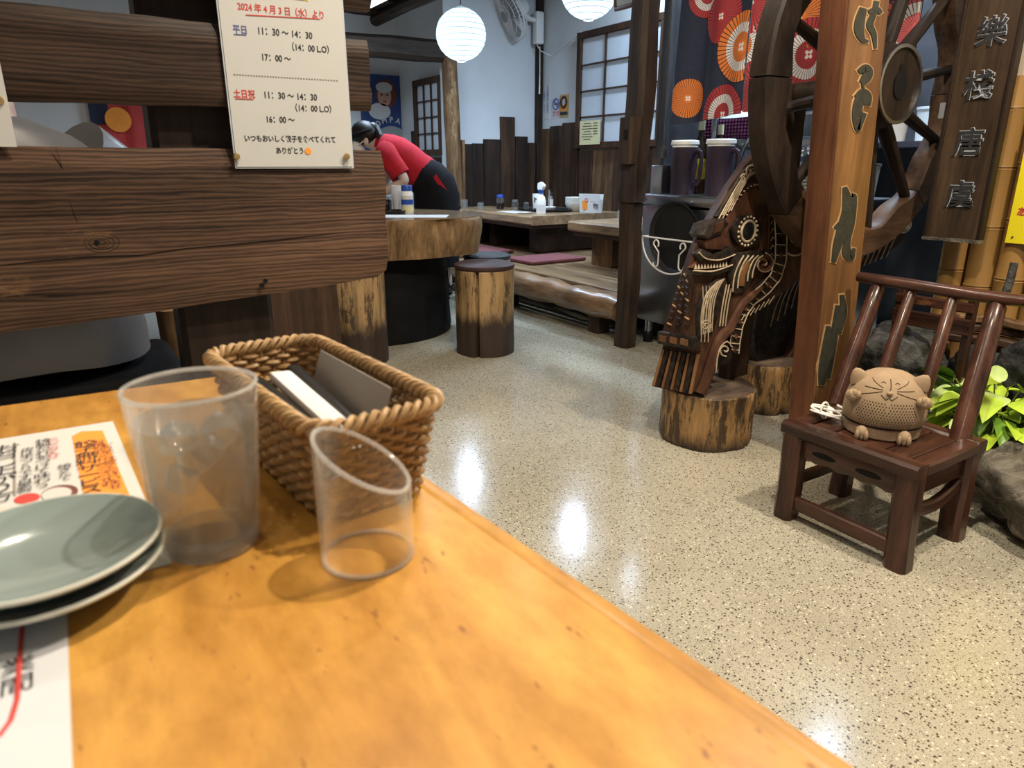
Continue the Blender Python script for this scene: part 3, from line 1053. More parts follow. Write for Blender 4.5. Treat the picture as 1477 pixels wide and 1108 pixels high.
# wall fan on the corner pole
fan = thing('wall_fan', 'white caged fan mounted high on the black corner pole', 'fan', (WX - .08, WY - .08, 2.12))
MB().box((0, 0, .06), (.09, .07, .28), bev=.015).build('mount_box', m['white_plastic'], fan)
hd = Vector((-.24, .00, .19))
MB().tube([(-.02, 0, .12), (-.11, .0, .13), tuple(hd + Vector((.05, 0, 0)))], .022, 10).build('arm', m['white_plastic'], fan)
nrm = Vector((-.80, .10, -.42)).normalized()
q = Vector((0, 0, 1)).rotation_difference(nrm)
def FP(p):
    return hd + q @ Vector(p)
mb = MB().lathe([(0, -.10), (.055, -.10), (.075, -.07), (.075, .02), (.05, .045), (0, .045)], 20)
for v in mb.bm.verts:
    v.co = FP(v.co)
mb.build('motor', m['white_plastic'], fan)
cage = thing_cage = None
for rr, zz in ((.235, .09), (.23, .12), (.23, .06), (.17, .135), (.17, .045), (.10, .145)):
    MB().tube([FP((rr * math.cos(k * PI / 20), rr * math.sin(k * PI / 20), zz)) for k in range(40)], .0035, 6, closed=True).build('cage_ring', m['wire_white'], fan)
for k in range(40):
    a = 2 * PI * k / 40
    P = [(.05, .15), (.15, .142), (.225, .118), (.235, .09), (.225, .06), (.12, .04), (.06, .03)]
    MB().tube([FP((r_ * math.cos(a), r_ * math.sin(a), z_)) for r_, z_ in P], .002, 5).build('cage_wire', m['wire_white'], fan)
mb = MB().lathe([(0, .155), (.05, .152), (.055, .145), (0, .14)], 18)
for v in mb.bm.verts:
    v.co = FP(v.co)
mb.build('cage_badge', m['grey_plastic'], fan)
for k in range(4):
    mb = MB().grid(lambda i, j: FP((math.cos(2 * PI * k / 4 + (j - .5) * 1.1) * (.03 + .18 * i), math.sin(2 * PI * k / 4 + (j - .5) * 1.1) * (.03 + .18 * i), .09 + .03 * (j - .5))), 5, 5)
    mb.build('blade', m['grey_plastic'], fan)
tag(MB().tube([(WX - .10, WY - .09, 2.03), (WX - .08, WY - .12, 1.98), (WX - .012, WY - .2, 1.93), (WX - .012, 5.45, 2.075)], .004, 6).build('fan_cord', m['wire_white']), 'thin white cord running from the fan along the wall', 'cord')
tag(MB().tube([(WX - .075, WY - .10, 2.02), (WX - .072, WY - .10, 1.80), (WX - .074, WY - .10, 1.60)], [.004, .004, .008], 6).build('pull_string', m['cord_white']), 'short white pull string hanging below the fan', 'string')

# framed picture hanging out from the pillar head
t = thing('framed_picture', 'small framed picture hanging high beside the dark pillar', 'picture', (2.9, 3.31, 1.80), 0)
MB().box((0, 0, .16), (.02, .30, .30), (0, -.18, 0)).build('picture_glass', m['picture_pale'], t)
for c, d in (((.026, 0, .008), (.03, .34, .022)), ((-.03, 0, .31), (.03, .34, .022)), ((0, .16, .16), (.03, .022, .31)), ((0, -.16, .16), (.03, .022, .31))):
    MB().box(c, d, (0, -.18, 0), .004).build('frame_side', m['frame_brown'], t)

# blue poster on the far wall
t = thing('poster', 'blue vintage poster of a woman above the word COMPANY', 'poster', (3.02, 7.215, 1.50))
a, b = ony(538, 119, 7.21), ony(575, 119, 7.21)
pw, ph = .52, .90
MB().box((0, 0, -.13), (pw, .01, ph)).build('sheet', m['poster_blue'], t)
def disc(name, mat, x, z, rx, rz, y=-.007):
    mb = MB()
    mb.prism([(x + rx * math.cos(k * PI / 14), z + rz * math.sin(k * PI / 14)) for k in range(28)], y, y + .003, 'xz')
    return mb.build(name, m[mat], t)
disc('printed_hair', 'ink_brown', .02, .14, .12, .14, -.008)
disc('printed_face', 'skin', .0, .12, .075, .10, -.0095)
disc('printed_scarf', 'paper_cool', .0, .20, .09, .05, -.011)
disc('printed_shoulder', 'paper_cool', -.06, -.03, .12, .08, -.0095)
disc('printed_plate', 'grey_plastic', .06, -.34, .20, .17, -.0095)
disc('printed_plate_centre', 'paper_cool', .06, -.36, .14, .10, -.011)
disc('printed_eye', 'ink', -.03, .13, .014, .008, -.0115)
disc('printed_eye', 'ink', .03, .13, .014, .008, -.0115)
disc('printed_lips', 'ink_red', .0, .065, .02, .009, -.0115)
for k, ch in enumerate('COMPANY'):
    a = PI * (.80 - .60 * k / 6)
    lettering(ch, .075, m['paper'], t, (.06 + .25 * math.cos(a), -.0115, -.345 + .235 * math.sin(a)), (PI / 2, -(a - PI / 2), 0), ext=.0005, bold=.002)

# red curtain glimpsed between the bench planks
t = thing('red_curtain', 'red and navy curtain glimpsed in the gap between the planks', 'curtain', (.62, 7.15, 1.02))
a, b = ony(128, 160, 7.15), ony(214, 208, 7.15)
xa, xb = a.x, b.x
MB().grid(lambda i, j: (xa - .62 + (xb - xa) * i, .02 * math.sin(i * 14), .95 * j), 24, 6).build('cloth', m['red_cloth'], t)
MB().grid(lambda i, j: (xa - .62 + (xb - xa) * (.0 + .35 * i), -.012 + .02 * math.sin(i * .35 * 14), .25 + .7 * j * (.4 + .6 * (1 - i))), 10, 4).build('navy_patch', m['navy_cloth'], t)
ctr = ((xa + xb) / 2 - .62, .29)
MB().prism([(ctr[0] + .10 * math.cos(k * PI / 10), ctr[1] + .10 * math.sin(k * PI / 10)) for k in range(20)], -.035, -.03, 'xz').build('printed_disc', m['ink_orange'], t)
MB().cyl((xa - .66, 0, .97), (xb - .58, 0, .97), .012, n=10).build('rod', m['beam_dark'], t)
for x_ in (xa - .64, xb - .60):
    MB().box((x_, .04, .97), (.02, .08, .02)).build('rod_bracket', m['beam_dark'], t)

# ---- paper lanterns -----------------------------------------------------------
def lantern(label, c, r, drop):
    t = thing('paper_lantern', label, 'lantern', c, group='round paper lanterns')
    nr = 13
    prof = []
    for k in range(nr * 4 + 1):
        th = .16 + (PI - .32) * k / (nr * 4)
        bulge = 1 - .012 * (1 - abs(math.sin(PI * k / 4)))
        prof.append((r * math.sin(th) * bulge, r * math.cos(th) * .97))
    MB().lathe(prof, 40).build('paper_shade', m['lantern_paper'], t, angle=60)
    for k in range(1, nr):
        th = .16 + (PI - .32) * k / nr
        tilt = .12 * math.sin(k * 1.9)
        MB().tube([(r * 1.002 * math.sin(th) * math.cos(a), r * 1.002 * math.sin(th) * math.sin(a), r * .97 * math.cos(th) + r * tilt * .2 * math.cos(a + k)) for a in [2 * PI * j / 36 for j in range(36)]], .0022, 5, closed=True).build('hoop', m['lantern_rib'], t)
    MB().tube([(r * .17 * math.cos(a), r * .17 * math.sin(a), -r * .965) for a in [2 * PI * j / 24 for j in range(24)]], .005, 6, closed=True).build('bottom_ring', m['white_plastic'], t)
    MB().tube([(r * .17 * math.cos(a), r * .17 * math.sin(a), r * .965) for a in [2 * PI * j / 24 for j in range(24)]], .004, 6, closed=True).build('top_ring', m['white_plastic'], t)
    MB().tube([(-r * .17, 0, r * .96), (0, 0, r * 1.08), (r * .17, 0, r * .96)], .003, 6).build('wire_frame', m['steel'], t)
    MB().cyl((0, 0, r * 1.07), (0, 0, drop), .004, n=8).build('cord', m['black_plastic'], t)
    l = bpy.data.lights.new('lantern_bulb', 'POINT')
    l.energy = .5
    l.color = COOL
    l.shadow_soft_size = .04
    lo_ = bpy.data.objects.new('lantern_bulb', l)
    C.objects.link(lo_)
    lo_.parent = t
    lo_.location = (0, 0, -r * .25)
    ar = area_light('lantern_opening', (0, 0, -r * .972), 14.0, COOL, r * .34)
    ar.parent = t
    return t


p = ony(665, 50, 4.85)
lantern('round white paper lantern hanging near the rough log post', tuple(p), .179, 2.61 - p.z)
p = ony(850, -16, 3.90)
lantern('round white paper lantern cut by the top of the picture', tuple(p), .181, 2.61 - p.z)

# fluorescent fitting under the canopy
t = thing('tube_fitting', 'lit white ceiling tube fitting below the dark canopy', 'ceiling light', (2.10, 5.0, 2.10))
MB().box((0, 0, -.02), (.20, .9, .04), bev=.008).build('housing', m['white_plastic'], t)
MB().box((0, 0, -.046), (.17, .86, .012)).build('diffuser', m['tube_light'], t)
for x, y, z, lab in ((3.75, 3.75, 2.61, 'added out of view over the raised platform'), (3.5, 2.0, 2.61, 'over the kitchen')):
    t = thing('tube_fitting', 'lit white ceiling tube fitting ' + lab, 'ceiling light', (x, y, z))
    MB().box((0, 0, -.015), (.2, 1.25, .03), bev=.006).build('housing', m['white_plastic'], t)
for i, (x, y, p_, s_) in enumerate(LAMPS):
    t = thing('downlight', ('warm ceiling downlight above the yellow table', 'warm ceiling downlight above the small red chair', 'unseen warm fill downlight added behind the viewer', 'warm ceiling downlight above the walkway', 'warm ceiling downlight above the bench')[i], 'ceiling light', (x, y, 2.61))
    MB().lathe([(s_ * .52, 0), (s_ * .66, 0), (s_ * .66, -.03), (s_ * .60, -.035), (s_ * .52, -.03)], 24, close=True).build('trim_ring', m['white_plastic'], t)

# ================================================================== ROUND SLAB TABLE, STOOLS, WAITRESS
RZ = .68
t = thing('slab_table', 'thick live-edge slab table on a black drum base', 'table', (1.15, 3.95, 0))
outline = [(.55, 3.30), (.95, 3.28), (1.25, 3.32), (1.42, 3.33), (1.60, 3.32), (1.78, 3.33), (1.95, 3.40), (2.04, 3.52), (2.08, 3.68), (2.04, 3.90), (1.92, 4.10), (1.72, 4.25), (1.45, 4.40),
           (1.0, 4.55), (.6, 4.52), (.30, 4.3), (.16, 3.95), (.2, 3.6), (.35, 3.4)]
def smooth_loop(p, n):
    out = []
    k = len(p)
    for i in range(k):
        p0, p1, p2, p3 = (Vector((*p[(i + d) % k], 0)) for d in (-1, 0, 1, 2))
        for q in range(n):
            f = q / n
            out.append(.5 * ((2 * p1) + (p2 - p0) * f + (2 * p0 - 5 * p1 + 4 * p2 - p3) * f * f + (3 * p1 - p0 - 3 * p2 + p3) * f ** 3))
    return out
loop = [v - Vector((1.15, 3.95, 0)) for v in smooth_loop(outline, 6)]
mb = MB()
levels = [(1.0, 0.0), (.997, -.012), (1.0, -.05), (.995, -.10), (.985, -.15), (.965, -.20)]
rings = []
for li, (sc, dz) in enumerate(levels):
    row = []
    for v in loop:
        nv = noise.noise_vector(Vector((v.x * 5, v.y * 5, dz * 6 + 3)))
        amp = 0 if li == 0 else .032
        row.append(mb.bm.verts.new((v.x * sc + nv.x * amp, v.y * sc + nv.y * amp, RZ - .004 + dz)))
    rings.append(row)
for A, B in zip(rings, rings[1:]):
    for q in range(len(A)):
        mb.bm.faces.new((A[q], A[(q + 1) % len(A)], B[(q + 1) % len(A)], B[q]))
mb.bm.faces.new(rings[0]); mb.bm.faces.new(rings[-1])
mb.build('slab_edge', m['slab_edge'], t, angle=50)
MB().prism([(v.x * .997, v.y * .997) for v in loop], RZ - .0035, RZ, 'xy').build('slab_surface', m['slab_top'], t)
MB().lathe([(0, 0), (.47, 0), (.48, .03), (.46, .30), (.45, .482), (0, .482)], 40, (.34, -.02, 0)).build('drum_base', m['table_drum'], t)


def log_stool(label, loc, r, h, pad, mat='log_tan', crack=2.2, pad_mat='seat_pad', rz=0):
    t = thing('log_stool', label, 'stool', loc, rz, 'log stools around the slab table')
    def f(a, q, z):
        d = abs((a - crack + PI) % (2 * PI) - PI)
        q2 = q + .007 * noise.noise((math.cos(a) * 2.5, math.sin(a) * 2.5, z * 4 + loc[0])) * (q > 0.05)
        if d < .07 and q > r * .8:
            q2 -= .03 * (1 - d / .07)
        return (q2 * math.cos(a), q2 * math.sin(a), z)
    top = h - (.03 if pad else 0)
    MB().lathe([(0, 0), (r * .99, 0), (r * 1.0, .02)] + [(r, top * k / 8) for k in range(1, 8)] + [(r, top - .006), (r * .97, top), (0, top)], 72, fn=f).build('log', m[mat], t)
    if pad:
        MB().lathe([(0, top), (r * .98, top), (r * 1.03, top + .010), (r * 1.02, top + .022), (r * .9, top + .03), (0, top + .032)], 36).build('seat_pad', m[pad_mat], t)
    return t


log_stool('log stool with a cracked trunk and dark round seat pad in the open walkway', (1.80, 3.10, 0), .152, .47, True, crack=-2.35)
log_stool('half hidden log stool with a black pad behind the cracked stool', (2.12, 3.62, 0), .14, .44, True, pad_mat='seat_pad_black')
log_stool('worn log stool half under the end of the bench plank', (1.155, 3.28, 0), .155, .47, False, crack=1.0)
o = thing('timber_block', 'dark brown timber block under the bench plank beside the worn log stool', 'timber block', (.80, 3.02, 0))
MB().rough_box((0, 0, .26), (.34, .16, .52), 'z', 8, .012, 5, .02, 3).build('block', m['wainscot'], o)
o = thing('log_support', 'narrow pale log leg seen below the bench plank by the seated customer', 'log', (.192, 1.82, 0))
MB().lathe([(0, 0), (.034, 0), (.032, .3), (.037, .62), (0, .62)], 18, fn=lambda a, r, z: ((r + .008 * noise.noise((a, z * 5, 0))) * math.cos(a), r * math.sin(a), z)).build('shaft', m['log_post'], o)

# things on the slab table
def RT(u, v):
    p = onz(u, v, RZ)
    return (p.x, p.y, RZ)
p = (1.50, 3.55, RZ)
tt = small_bottle(tuple(onz(588, 307, RZ)), 'white seasoning jar with a blue lid on the slab table', .034, .155, body='white_plastic', cap='blue_plastic', band='paper', name='seasoning_jar', cat='jar')
for k, (w_, z_, mt) in enumerate(((.034, .062, 'blue_plastic'), (.05, .022, 'paper_yellow'))):
    MB().lathe([(.0352, z_ - .014), (.0352, z_ + .014)], 20).build('printed_patch', m[mt], tt)
tray(tuple(onz(560, 308, RZ)), 'dark tray with condiments on the slab table', (.10, .10))
q = onz(557, 306, RZ) + Vector((0, 0, .0065))
small_bottle(tuple(q), 'dark soy pot in the tray on the slab table', .035, .085, body='soy', cap='steel', cat='pot', name='soy_pot')
cup(tuple(onz(574, 305, RZ)), 'tall white napkin cup behind the blue lidded jar', .04, .15, 'napkin', 'napkin_cup', 'cup', .7)
t = thing('menu_tower', 'upright narrow menu stand with green print beside the bench plank', 'menu stand', tuple(onz(551, 304, RZ)), -.55)
MB().box((0, 0, .005), (.07, .09, .01)).build('base', m['acrylic'], t)
MB().box((0, 0, .17), (.006, .085, .33)).build('card', m['paper_cool'], t)
for k, (z_, mt) in enumerate(((.26, 'ink_blue'), (.19, 'ink_green'), (.14, 'ink_green'), (.08, 'ink'))):
    MB().ball((-.004, .0, z_), (.002, .028, .022), 12, 8).build('printed_picture', m[mt], t)
flat_paper(tuple(onz(590, 312, RZ)), .42, .20, 'white printed sheet lying on the slab table', 'paper_cool', -.55)

# ---- the waitress -------------------------------------------------------------
wt = thing('person', 'person in a red polo shirt and black apron bending over the slab table', 'person', (2.20, 4.55, 0), -YAW)
wt.scale = (.94, .94, .94)
V = {
    'pelvis': ((.04, 0, .84), (.11, .11)), 'waist': ((-.07, 0, .95), (.09, .09)), 'chest': ((-.21, 0, 1.06), (.10, .10)), 'upper': ((-.30, 0, 1.13), (.075, .075)),
    'neck': ((-.37, 0, 1.17), .052), 'skull': ((-.43, 0, 1.195), .085), 'crown': ((-.50, 0, 1.20), .075), 'chin': ((-.475, 0, 1.125), .05),
    'shN': ((-.285, -.155, 1.09), .045), 'arN': ((-.21, -.20, 1.00), .042), 'elN': ((-.13, -.215, .895), .042), 'foN': ((-.25, -.20, .845), .036), 'wrN': ((-.36, -.17, .785), .026), 'paN': ((-.43, -.155, .755), .030),
    'shF': ((-.29, .155, 1.09), .045), 'elF': ((-.34, .22, .90), .042), 'wrF': ((-.47, .14, .78), .026), 'paF': ((-.53, .12, .755), .030),
    'hiN': ((.06, -.09, .78), .10), 'knN': ((.02, -.10, .45), .062), 'anN': ((.07, -.10, .09), .042), 'toN': ((-.07, -.11, .035), .035),
    'hiF': ((.06, .09, .78), .10), 'knF': ((.05, .10, .45), .062), 'anF': ((.12, .10, .09), .042), 'toF': ((-.02, .11, .035), .035),
}
E_ = [('pelvis', 'waist'), ('waist', 'chest'), ('chest', 'upper'), ('upper', 'neck'), ('neck', 'skull'), ('skull', 'crown'), ('skull', 'chin'),
      ('upper', 'shN'), ('shN', 'arN'), ('arN', 'elN'), ('elN', 'foN'), ('foN', 'wrN'), ('wrN', 'paN'), ('upper', 'shF'), ('shF', 'elF'), ('elF', 'wrF'), ('wrF', 'paF'),
      ('pelvis', 'hiN'), ('hiN', 'knN'), ('knN', 'anN'), ('anN', 'toN'), ('pelvis', 'hiF'), ('hiF', 'knF'), ('knF', 'anF'), ('anF', 'toF')]
for sd, base, sg in (('N', (-.43, -.155, .755), -1), ('F', (-.53, .12, .755), 1)):
    for k, (dy, L) in enumerate(((-.026, .055), (-.009, .066), (.009, .062), (.026, .050))):
        a_ = 'f%d%s' % (k, sd)
        V[a_ + '1'] = ((base[0] - .03, base[1] + dy, base[2] - .004), .0095)
        V[a_ + '2'] = ((base[0] - .03 - L * .55, base[1] + dy * 1.1, base[2] - .014), .0085)
        V[a_ + '3'] = ((base[0] - .03 - L * .9, base[1] + dy * 1.1, base[2] - .038), .0075)
        E_ += [('pa' + sd, a_ + '1'), (a_ + '1', a_ + '2'), (a_ + '2', a_ + '3')]
    V['th%s1' % sd] = ((base[0] + .0, base[1] - sg * .035, base[2] - .008), .011)
    V['th%s2' % sd] = ((base[0] - .035, base[1] - sg * .05, base[2] - .025), .009)
    E_ += [('pa' + sd, 'th%s1' % sd), ('th%s1' % sd, 'th%s2' % sd)]
skin_body('body', V, E_, 'pelvis', m['skin_pale'], wt, 2)
# red polo: trunk and short sleeves just outside the body
def loft(sections, n=28, cap=True, wrinkle=0.0):
    """garment tube: sections of (centre, half-width across y, half-depth in the spine plane)"""
    mb = MB()
    cs = [Vector(c_) for c_, _, _ in sections]
    rings = []
    for i, (c_, a_, b_) in enumerate(sections):
        tan = (cs[min(i + 1, len(cs) - 1)] - cs[max(i - 1, 0)]).normalized()
        lat = Vector((0, 1, 0))
        oth = tan.cross(lat).normalized()
        row = []
        for j in range(n):
            th = 2 * PI * j / n
            p = cs[i] + lat * a_ * math.copysign(abs(math.cos(th)) ** .85, math.cos(th)) + oth * b_ * math.sin(th)
            if wrinkle:
                p += noise.noise_vector(p * 9) * wrinkle
            row.append(mb.bm.verts.new(p))
        rings.append(row)
    for A, B in zip(rings, rings[1:]):
        for j in range(n):
            mb.bm.faces.new((A[j], A[(j + 1) % n], B[(j + 1) % n], B[j]))
    if cap:
        mb.bm.faces.new(rings[0]); mb.bm.faces.new(rings[-1])
    return mb
loft([((.01, 0, .895), .165, .135), ((-.03, 0, .93), .165, .135), ((-.10, 0, .985), .165, .13), ((-.17, 0, 1.04), .175, .13), ((-.235, 0, 1.09), .185, .125), ((-.29, 0, 1.125), .175, .105), ((-.325, 0, 1.15), .13, .08), ((-.35, 0, 1.16), .075, .062)], wrinkle=.006).build('polo_shirt', m['polo_red'], wt, angle=60)
for P_ in ([(-.275, -.115, 1.10), (-.27, -.165, 1.085), (-.235, -.195, 1.03), (-.195, -.21, .975), (-.17, -.215, .935)], [(-.285, .115, 1.10), (-.29, .165, 1.085), (-.30, .20, 1.03), (-.315, .21, .975)]):
    MB().tube(P_, [.078, .078, .074, .072, .074][:len(P_)], 20).jitter(.006, 10).build('sleeve', m['polo_red'], wt, angle=50)
MB().tube([(-.352 + .018 * math.cos(a_) * 1.0, .066 * math.sin(a_), 1.165 + .052 * math.cos(a_)) for a_ in [2 * PI * k / 24 for k in range(24)]], .014, 8, closed=True).build('collar', m['polo_red'], wt)
# black apron over hips and legs
loft([((-.05, 0, .935), .168, .138), ((.0, 0, .905), .175, .150), ((.045, 0, .85), .185, .165), ((.06, 0, .78), .19, .17), ((.06, 0, .65), .19, .165), ((.055, 0, .45), .19, .16), ((.05, 0, .28), .20, .165)], wrinkle=.006).build('apron', m['apron_black'], wt, angle=60)
for sg in (-1, 1):
    MB().tube([(.05, sg * .10, .40), (.06, sg * .10, .25), (.08, sg * .10, .08)], [.075, .07, .065], 14).build('trouser_leg', m['apron_black'], wt)
    MB().ball((.02, sg * .105, .04), (.13, .05, .04), 16, 10).build('shoe', m['black_plastic'], wt)
MB().grid(lambda i, j: (-.26 + .08 * i - .04, -.15 + .30 * j, .99 - .13 * i + .02 * math.sin(j * PI)), 6, 8).build('apron_bib', m['apron_black'], wt)
MB().grid(lambda i, j: (.06 + .10 * i + .018 * j, -.185 - .01 * math.sin(i * 3) + .05 * i, .915 - .15 * i + .03 * j), 6, 3).build('apron_tie', m['polo_red'], wt)
hr = MB().ball((-.44, 0, 1.225), (.105, .098, .085), 20, 14, (0, .25, 0))
hr.build('hair', m['hair_black'], wt)
MB().ball((-.385, -.01, 1.255), (.05, .05, .045), 14, 10).build('hair_bun', m['hair_black'], wt)
MB().tube([(-.36, -.02, 1.25), (-.33, -.06, 1.20), (-.315, -.075, 1.12)], [.03, .028, .012], 10).build('ponytail', m['hair_black'], wt)
MB().tube([(-.46 + .102 * math.cos(a) * .9, .102 * math.sin(a), 1.222 + .03 * math.cos(a)) for a in [2 * PI * k / 28 for k in range(28)]], .014, 8, closed=True).build('headband', m['apron_black'], wt)
MB().ball((-.505, 0, 1.125), (.055, .065, .045), 16, 10, (0, .6, 0)).build('face_mask', m['mask_white'], wt)
MB().tube([(-.49, -.06, 1.135), (-.455, -.088, 1.16), (-.43, -.09, 1.175)], .0035, 6).build('mask_loop', m['mask_white'], wt)
MB().ball((-.425, -.088, 1.165), (.018, .010, .026), 10, 8).build('ear', m['skin_pale'], wt)
MB().ball((-.53, -.035, 1.175), (.008, .012, .007), 8, 6).build('eye', m['hair_black'], wt)
MB().ball((-.53, .035, 1.175), (.008, .012, .007), 8, 6).build('eye', m['hair_black'], wt)
MB().ball((-.545, 0, 1.15), (.016, .012, .02), 8, 6).build('nose', m['skin_pale'], wt)

# ================================================================== PLANK BENCH BACK WITH THE NOTICE, SEATED CUSTOMER
BY = 1.35
bb = thing('plank_bench', 'heavy plank bench with two ridged cedar back boards', 'bench', (.1, BY, 0))
def cedar(name, x0, x1, zb0, zb1, zt0, zt1, th, mat, notch=None):
    """back board with slightly sloping, uneven edges, grain along x; zb/zt: bottom and top at left and right end"""
    mb = MB()
    n, k = 60, 8
    sd = random.random() * 20
    F, B = [], []
    for i in range(n + 1):
        f = i / n
        x = x0 + (x1 - x0) * f
        zb = zb0 + (zb1 - zb0) * f + .004 * noise.noise((x * 9, sd, 0))
        zt = zt0 + (zt1 - zt0) * f + .003 * noise.noise((x * 9, sd + 4, 0))
        if notch and x > x1 - notch[0]:
            zb += notch[1]
        rowF, rowB = [], []
        for j in range(k + 1):
            g = j / k
            edge = .008 if j in (0, k) else 0
            dx = (.006 * noise.noise((sd, g * 6, 1)) if i in (0, n) else 0)
            rowF.append(mb.bm.verts.new((x + dx - .1, edge + .002 * noise.noise((x * 3, g * 25, sd)), zb + (zt - zb) * g)))
            rowB.append(mb.bm.verts.new((x + dx - .1, th - edge, zb + (zt - zb) * g)))
        F.append(rowF); B.append(rowB)
    for i in range(n):
        for j in range(k):
            mb.bm.faces.new((F[i][j], F[i + 1][j], F[i + 1][j + 1], F[i][j + 1]))
            mb.bm.faces.new((B[i][j], B[i][j + 1], B[i + 1][j + 1], B[i + 1][j]))
        mb.bm.faces.new((F[i][0], B[i][0], B[i + 1][0], F[i + 1][0]))
        mb.bm.faces.new((F[i][k], F[i + 1][k], B[i + 1][k], B[i][k]))
    for i in (0, n):
        for j in range(k):
            mb.bm.faces.new((F[i][j], F[i][j + 1], B[i][j + 1], B[i][j]))
    return mb.build(name, m[mat], bb)
cedar('back_board', -.9, .556, .645, .728, .976, .976, .035, 'cedar_ridged', (.018, .012))
cedar('back_board', -.9, .539, 1.03, 1.048, 1.187, 1.172, .035, 'cedar_ridged_dark')
cedar('top_board', -.9, .55, 1.178, 1.222, 1.40, 1.40, .035, 'cedar_ridged_dark')
MB().rough_box((.14, .085, .70), (.17, .09, 1.40), 'z', 10, .006, 5, .01).build('upright', m['wainscot_black'], bb)
MB().rough_box((-.85, .085, .70), (.17, .09, 1.40), 'z', 10, .006, 5, .01).build('upright', m['post_dark_z'], bb)
MB().rough_box((-.42, .30, .435), (1.0, .34, .05), 'x', 10, .004, 5, .01).build('seat_board', m['wainscot_black'], bb)
MB().box((-.425, .26, .515), (.99, .36, .10), bev=.03, seg=3).build('seat_cushion', m['trousers_black'], bb)
for x in (-.85, .0):
    MB().rough_box((x, .30, .205), (.08, .28, .41), 'z', 4, .004, 5, .01).build('seat_support', m['wainscot_black'], bb)
for u_, v_, hgt in ((383, 405, .03), (378, 412, .02), (140, 350, .03)):
    pp = ony(u_, v_, BY)
    MB().cyl((pp.x - .1, -.001, pp.z), (pp.x - .1, .004, pp.z), .004, n=10).build('nail', m['table_drum'], bb)

def board_line(name, pts, r, mat):
    MB().tube([ony(u_, v_, BY) + Vector((-.1, -BY + .0005, 0)) for u_, v_ in pts], r, 6, flat=.35).build(name, m[mat], bb)
board_line('crack', [(0, 383), (60, 376), (130, 370), (200, 368), (270, 358), (340, 352), (400, 346), (470, 338), (552, 330)], [.0012, .0018, .0022, .0018, .0014, .002, .0022, .0016, .0008], 'table_drum')
board_line('crack', [(80, 212), (92, 250), (100, 290), (112, 322)], [.0008, .0012, .001, .0006], 'table_drum')
for k_, rr_ in enumerate((22, 16, 10, 5)):
    board_line('knot_ring', [(147 + rr_ * 1.15 * math.cos(a_), 350 + rr_ * .62 * math.sin(a_)) for a_ in [2 * PI * q_ / 20 for q_ in range(21)]], .0011, 'table_drum' if k_ % 2 else 'wainscot')
# laminated opening-hours notice pinned on the boards
t = thing('opening_hours_notice', 'laminated opening hours notice dated 2024 pinned across the cedar boards', 'notice', (.384, BY - .004, 1.094))
NW, NH = .212, .297
# slightly bowed sheet: it rests on both boards
MB().grid(lambda i, j: (-NW / 2 + NW * i, -.003, -NH / 2 + NH * j), 10, 10).build('sheet', m['paper_laminated'], t, angle=60)
back = MB().grid(lambda i, j: (-NW / 2 - .003 + (NW + .006) * i, -.0018, -NH / 2 - .003 + (NH + .006) * j), 10, 10).build('laminate_edge', m['picture_pale'], t, angle=60)
# rows of the photograph: (text, u, v, size px, align, ink)
NY = -.0036
def nrow(txt, u_, v_, px, mat='ink', align='CENTER', bold=0.0, sx=1.0):
    p_ = ony(u_, v_, BY - .01)
    s_ = px * .00128 * 1.07
    lettering(txt, s_, m[mat], t, (p_.x - .384, NY, p_.z - 1.094), FACE_NY, align, 0, sx=sx * .84, bold=.00025)
nrow('2024 年 4 月 3 日（水）より', 408, 16, 10.5, 'ink_red')
nrow('平日', 347, 43, 10.5, 'ink_blue')
nrow('11：30 ～ 14：30', 412, 48, 11)
nrow('（14：00 L.O）', 449, 70, 10.5)
nrow('17：00 ～', 399, 84, 10.5)
nrow('土日祝', 353, 136, 10.5, 'ink_red')
nrow('11：30 ～ 14：30', 420, 139, 11)
nrow('（14：00 L.O）', 453, 157, 10.5)
nrow('16：00 ～', 405, 173, 10.5)
nrow('いつもおいしく餃子を食べてくれて', 421, 201, 9)
nrow('ありがとう', 419, 218, 9)
def nbox(name, u0, v0, u1, v1, mat):
    a_, b_ = ony(u0, v0, BY - .01), ony(u1, v1, BY - .01)
    MB().beam((a_.x - .384, NY, a_.z - 1.094), (b_.x - .384, NY, b_.z - 1.094), .0006, .0014).build(name, m[mat], t)
nbox('underline', 355, 21, 462, 27, 'ink_red'); nbox('underline', 338, 49, 356, 50, 'ink_blue'); nbox('underline', 340, 142, 366, 143, 'ink_red')
for k in range(38):
    u_ = 338 + 4 * k
    nbox('rule_dot', u_, 107 + .06 * 4 * k, u_ + 2, 107.1 + .06 * 4 * k, 'wrapper_grey')
a_ = ony(445, 218, BY - .01)
o = MB().lathe([(0, .0006), (.0058, .0004), (.006, 0), (0, 0)], 20).build('printed_face', m['ink_orange'], t)
o.location = (a_.x - .384, NY, a_.z - 1.094); o.rotation_euler = (PI / 2, 0, 0)
MB().box((0, NY, NH / 2 - .010), (.09, .001, .018)).build('printed_panel', m['sign_yellow'], t)
for u_ in (341, 500):
    pp = ony(u_, 226, BY - .01)
    o = MB().lathe([(0, .006), (.005, .005), (.0062, .002), (.0062, 0), (0, 0)], 16).build('pin', m['pin_brass'], t)
    o.location = (pp.x - .384, -.006, pp.z - 1.094); o.rotation_euler = (PI / 2, 0, 0)
t2 = thing('laminated_card', 'edge of a second laminated card at the left end of the planks', 'notice', (-.138, BY - .004, 1.04))
MB().box((0, -.002, 0), (.20, .002, .13)).build('sheet', m['paper_laminated'], t2, angle=0)
o = MB().lathe([(0, .006), (.005, .005), (.0062, .002), (.0062, 0), (0, 0)], 16).build('pin', m['pin_brass'], t2)
o.location = (.09, -.003, .0); o.rotation_euler = (PI / 2, 0, 0)

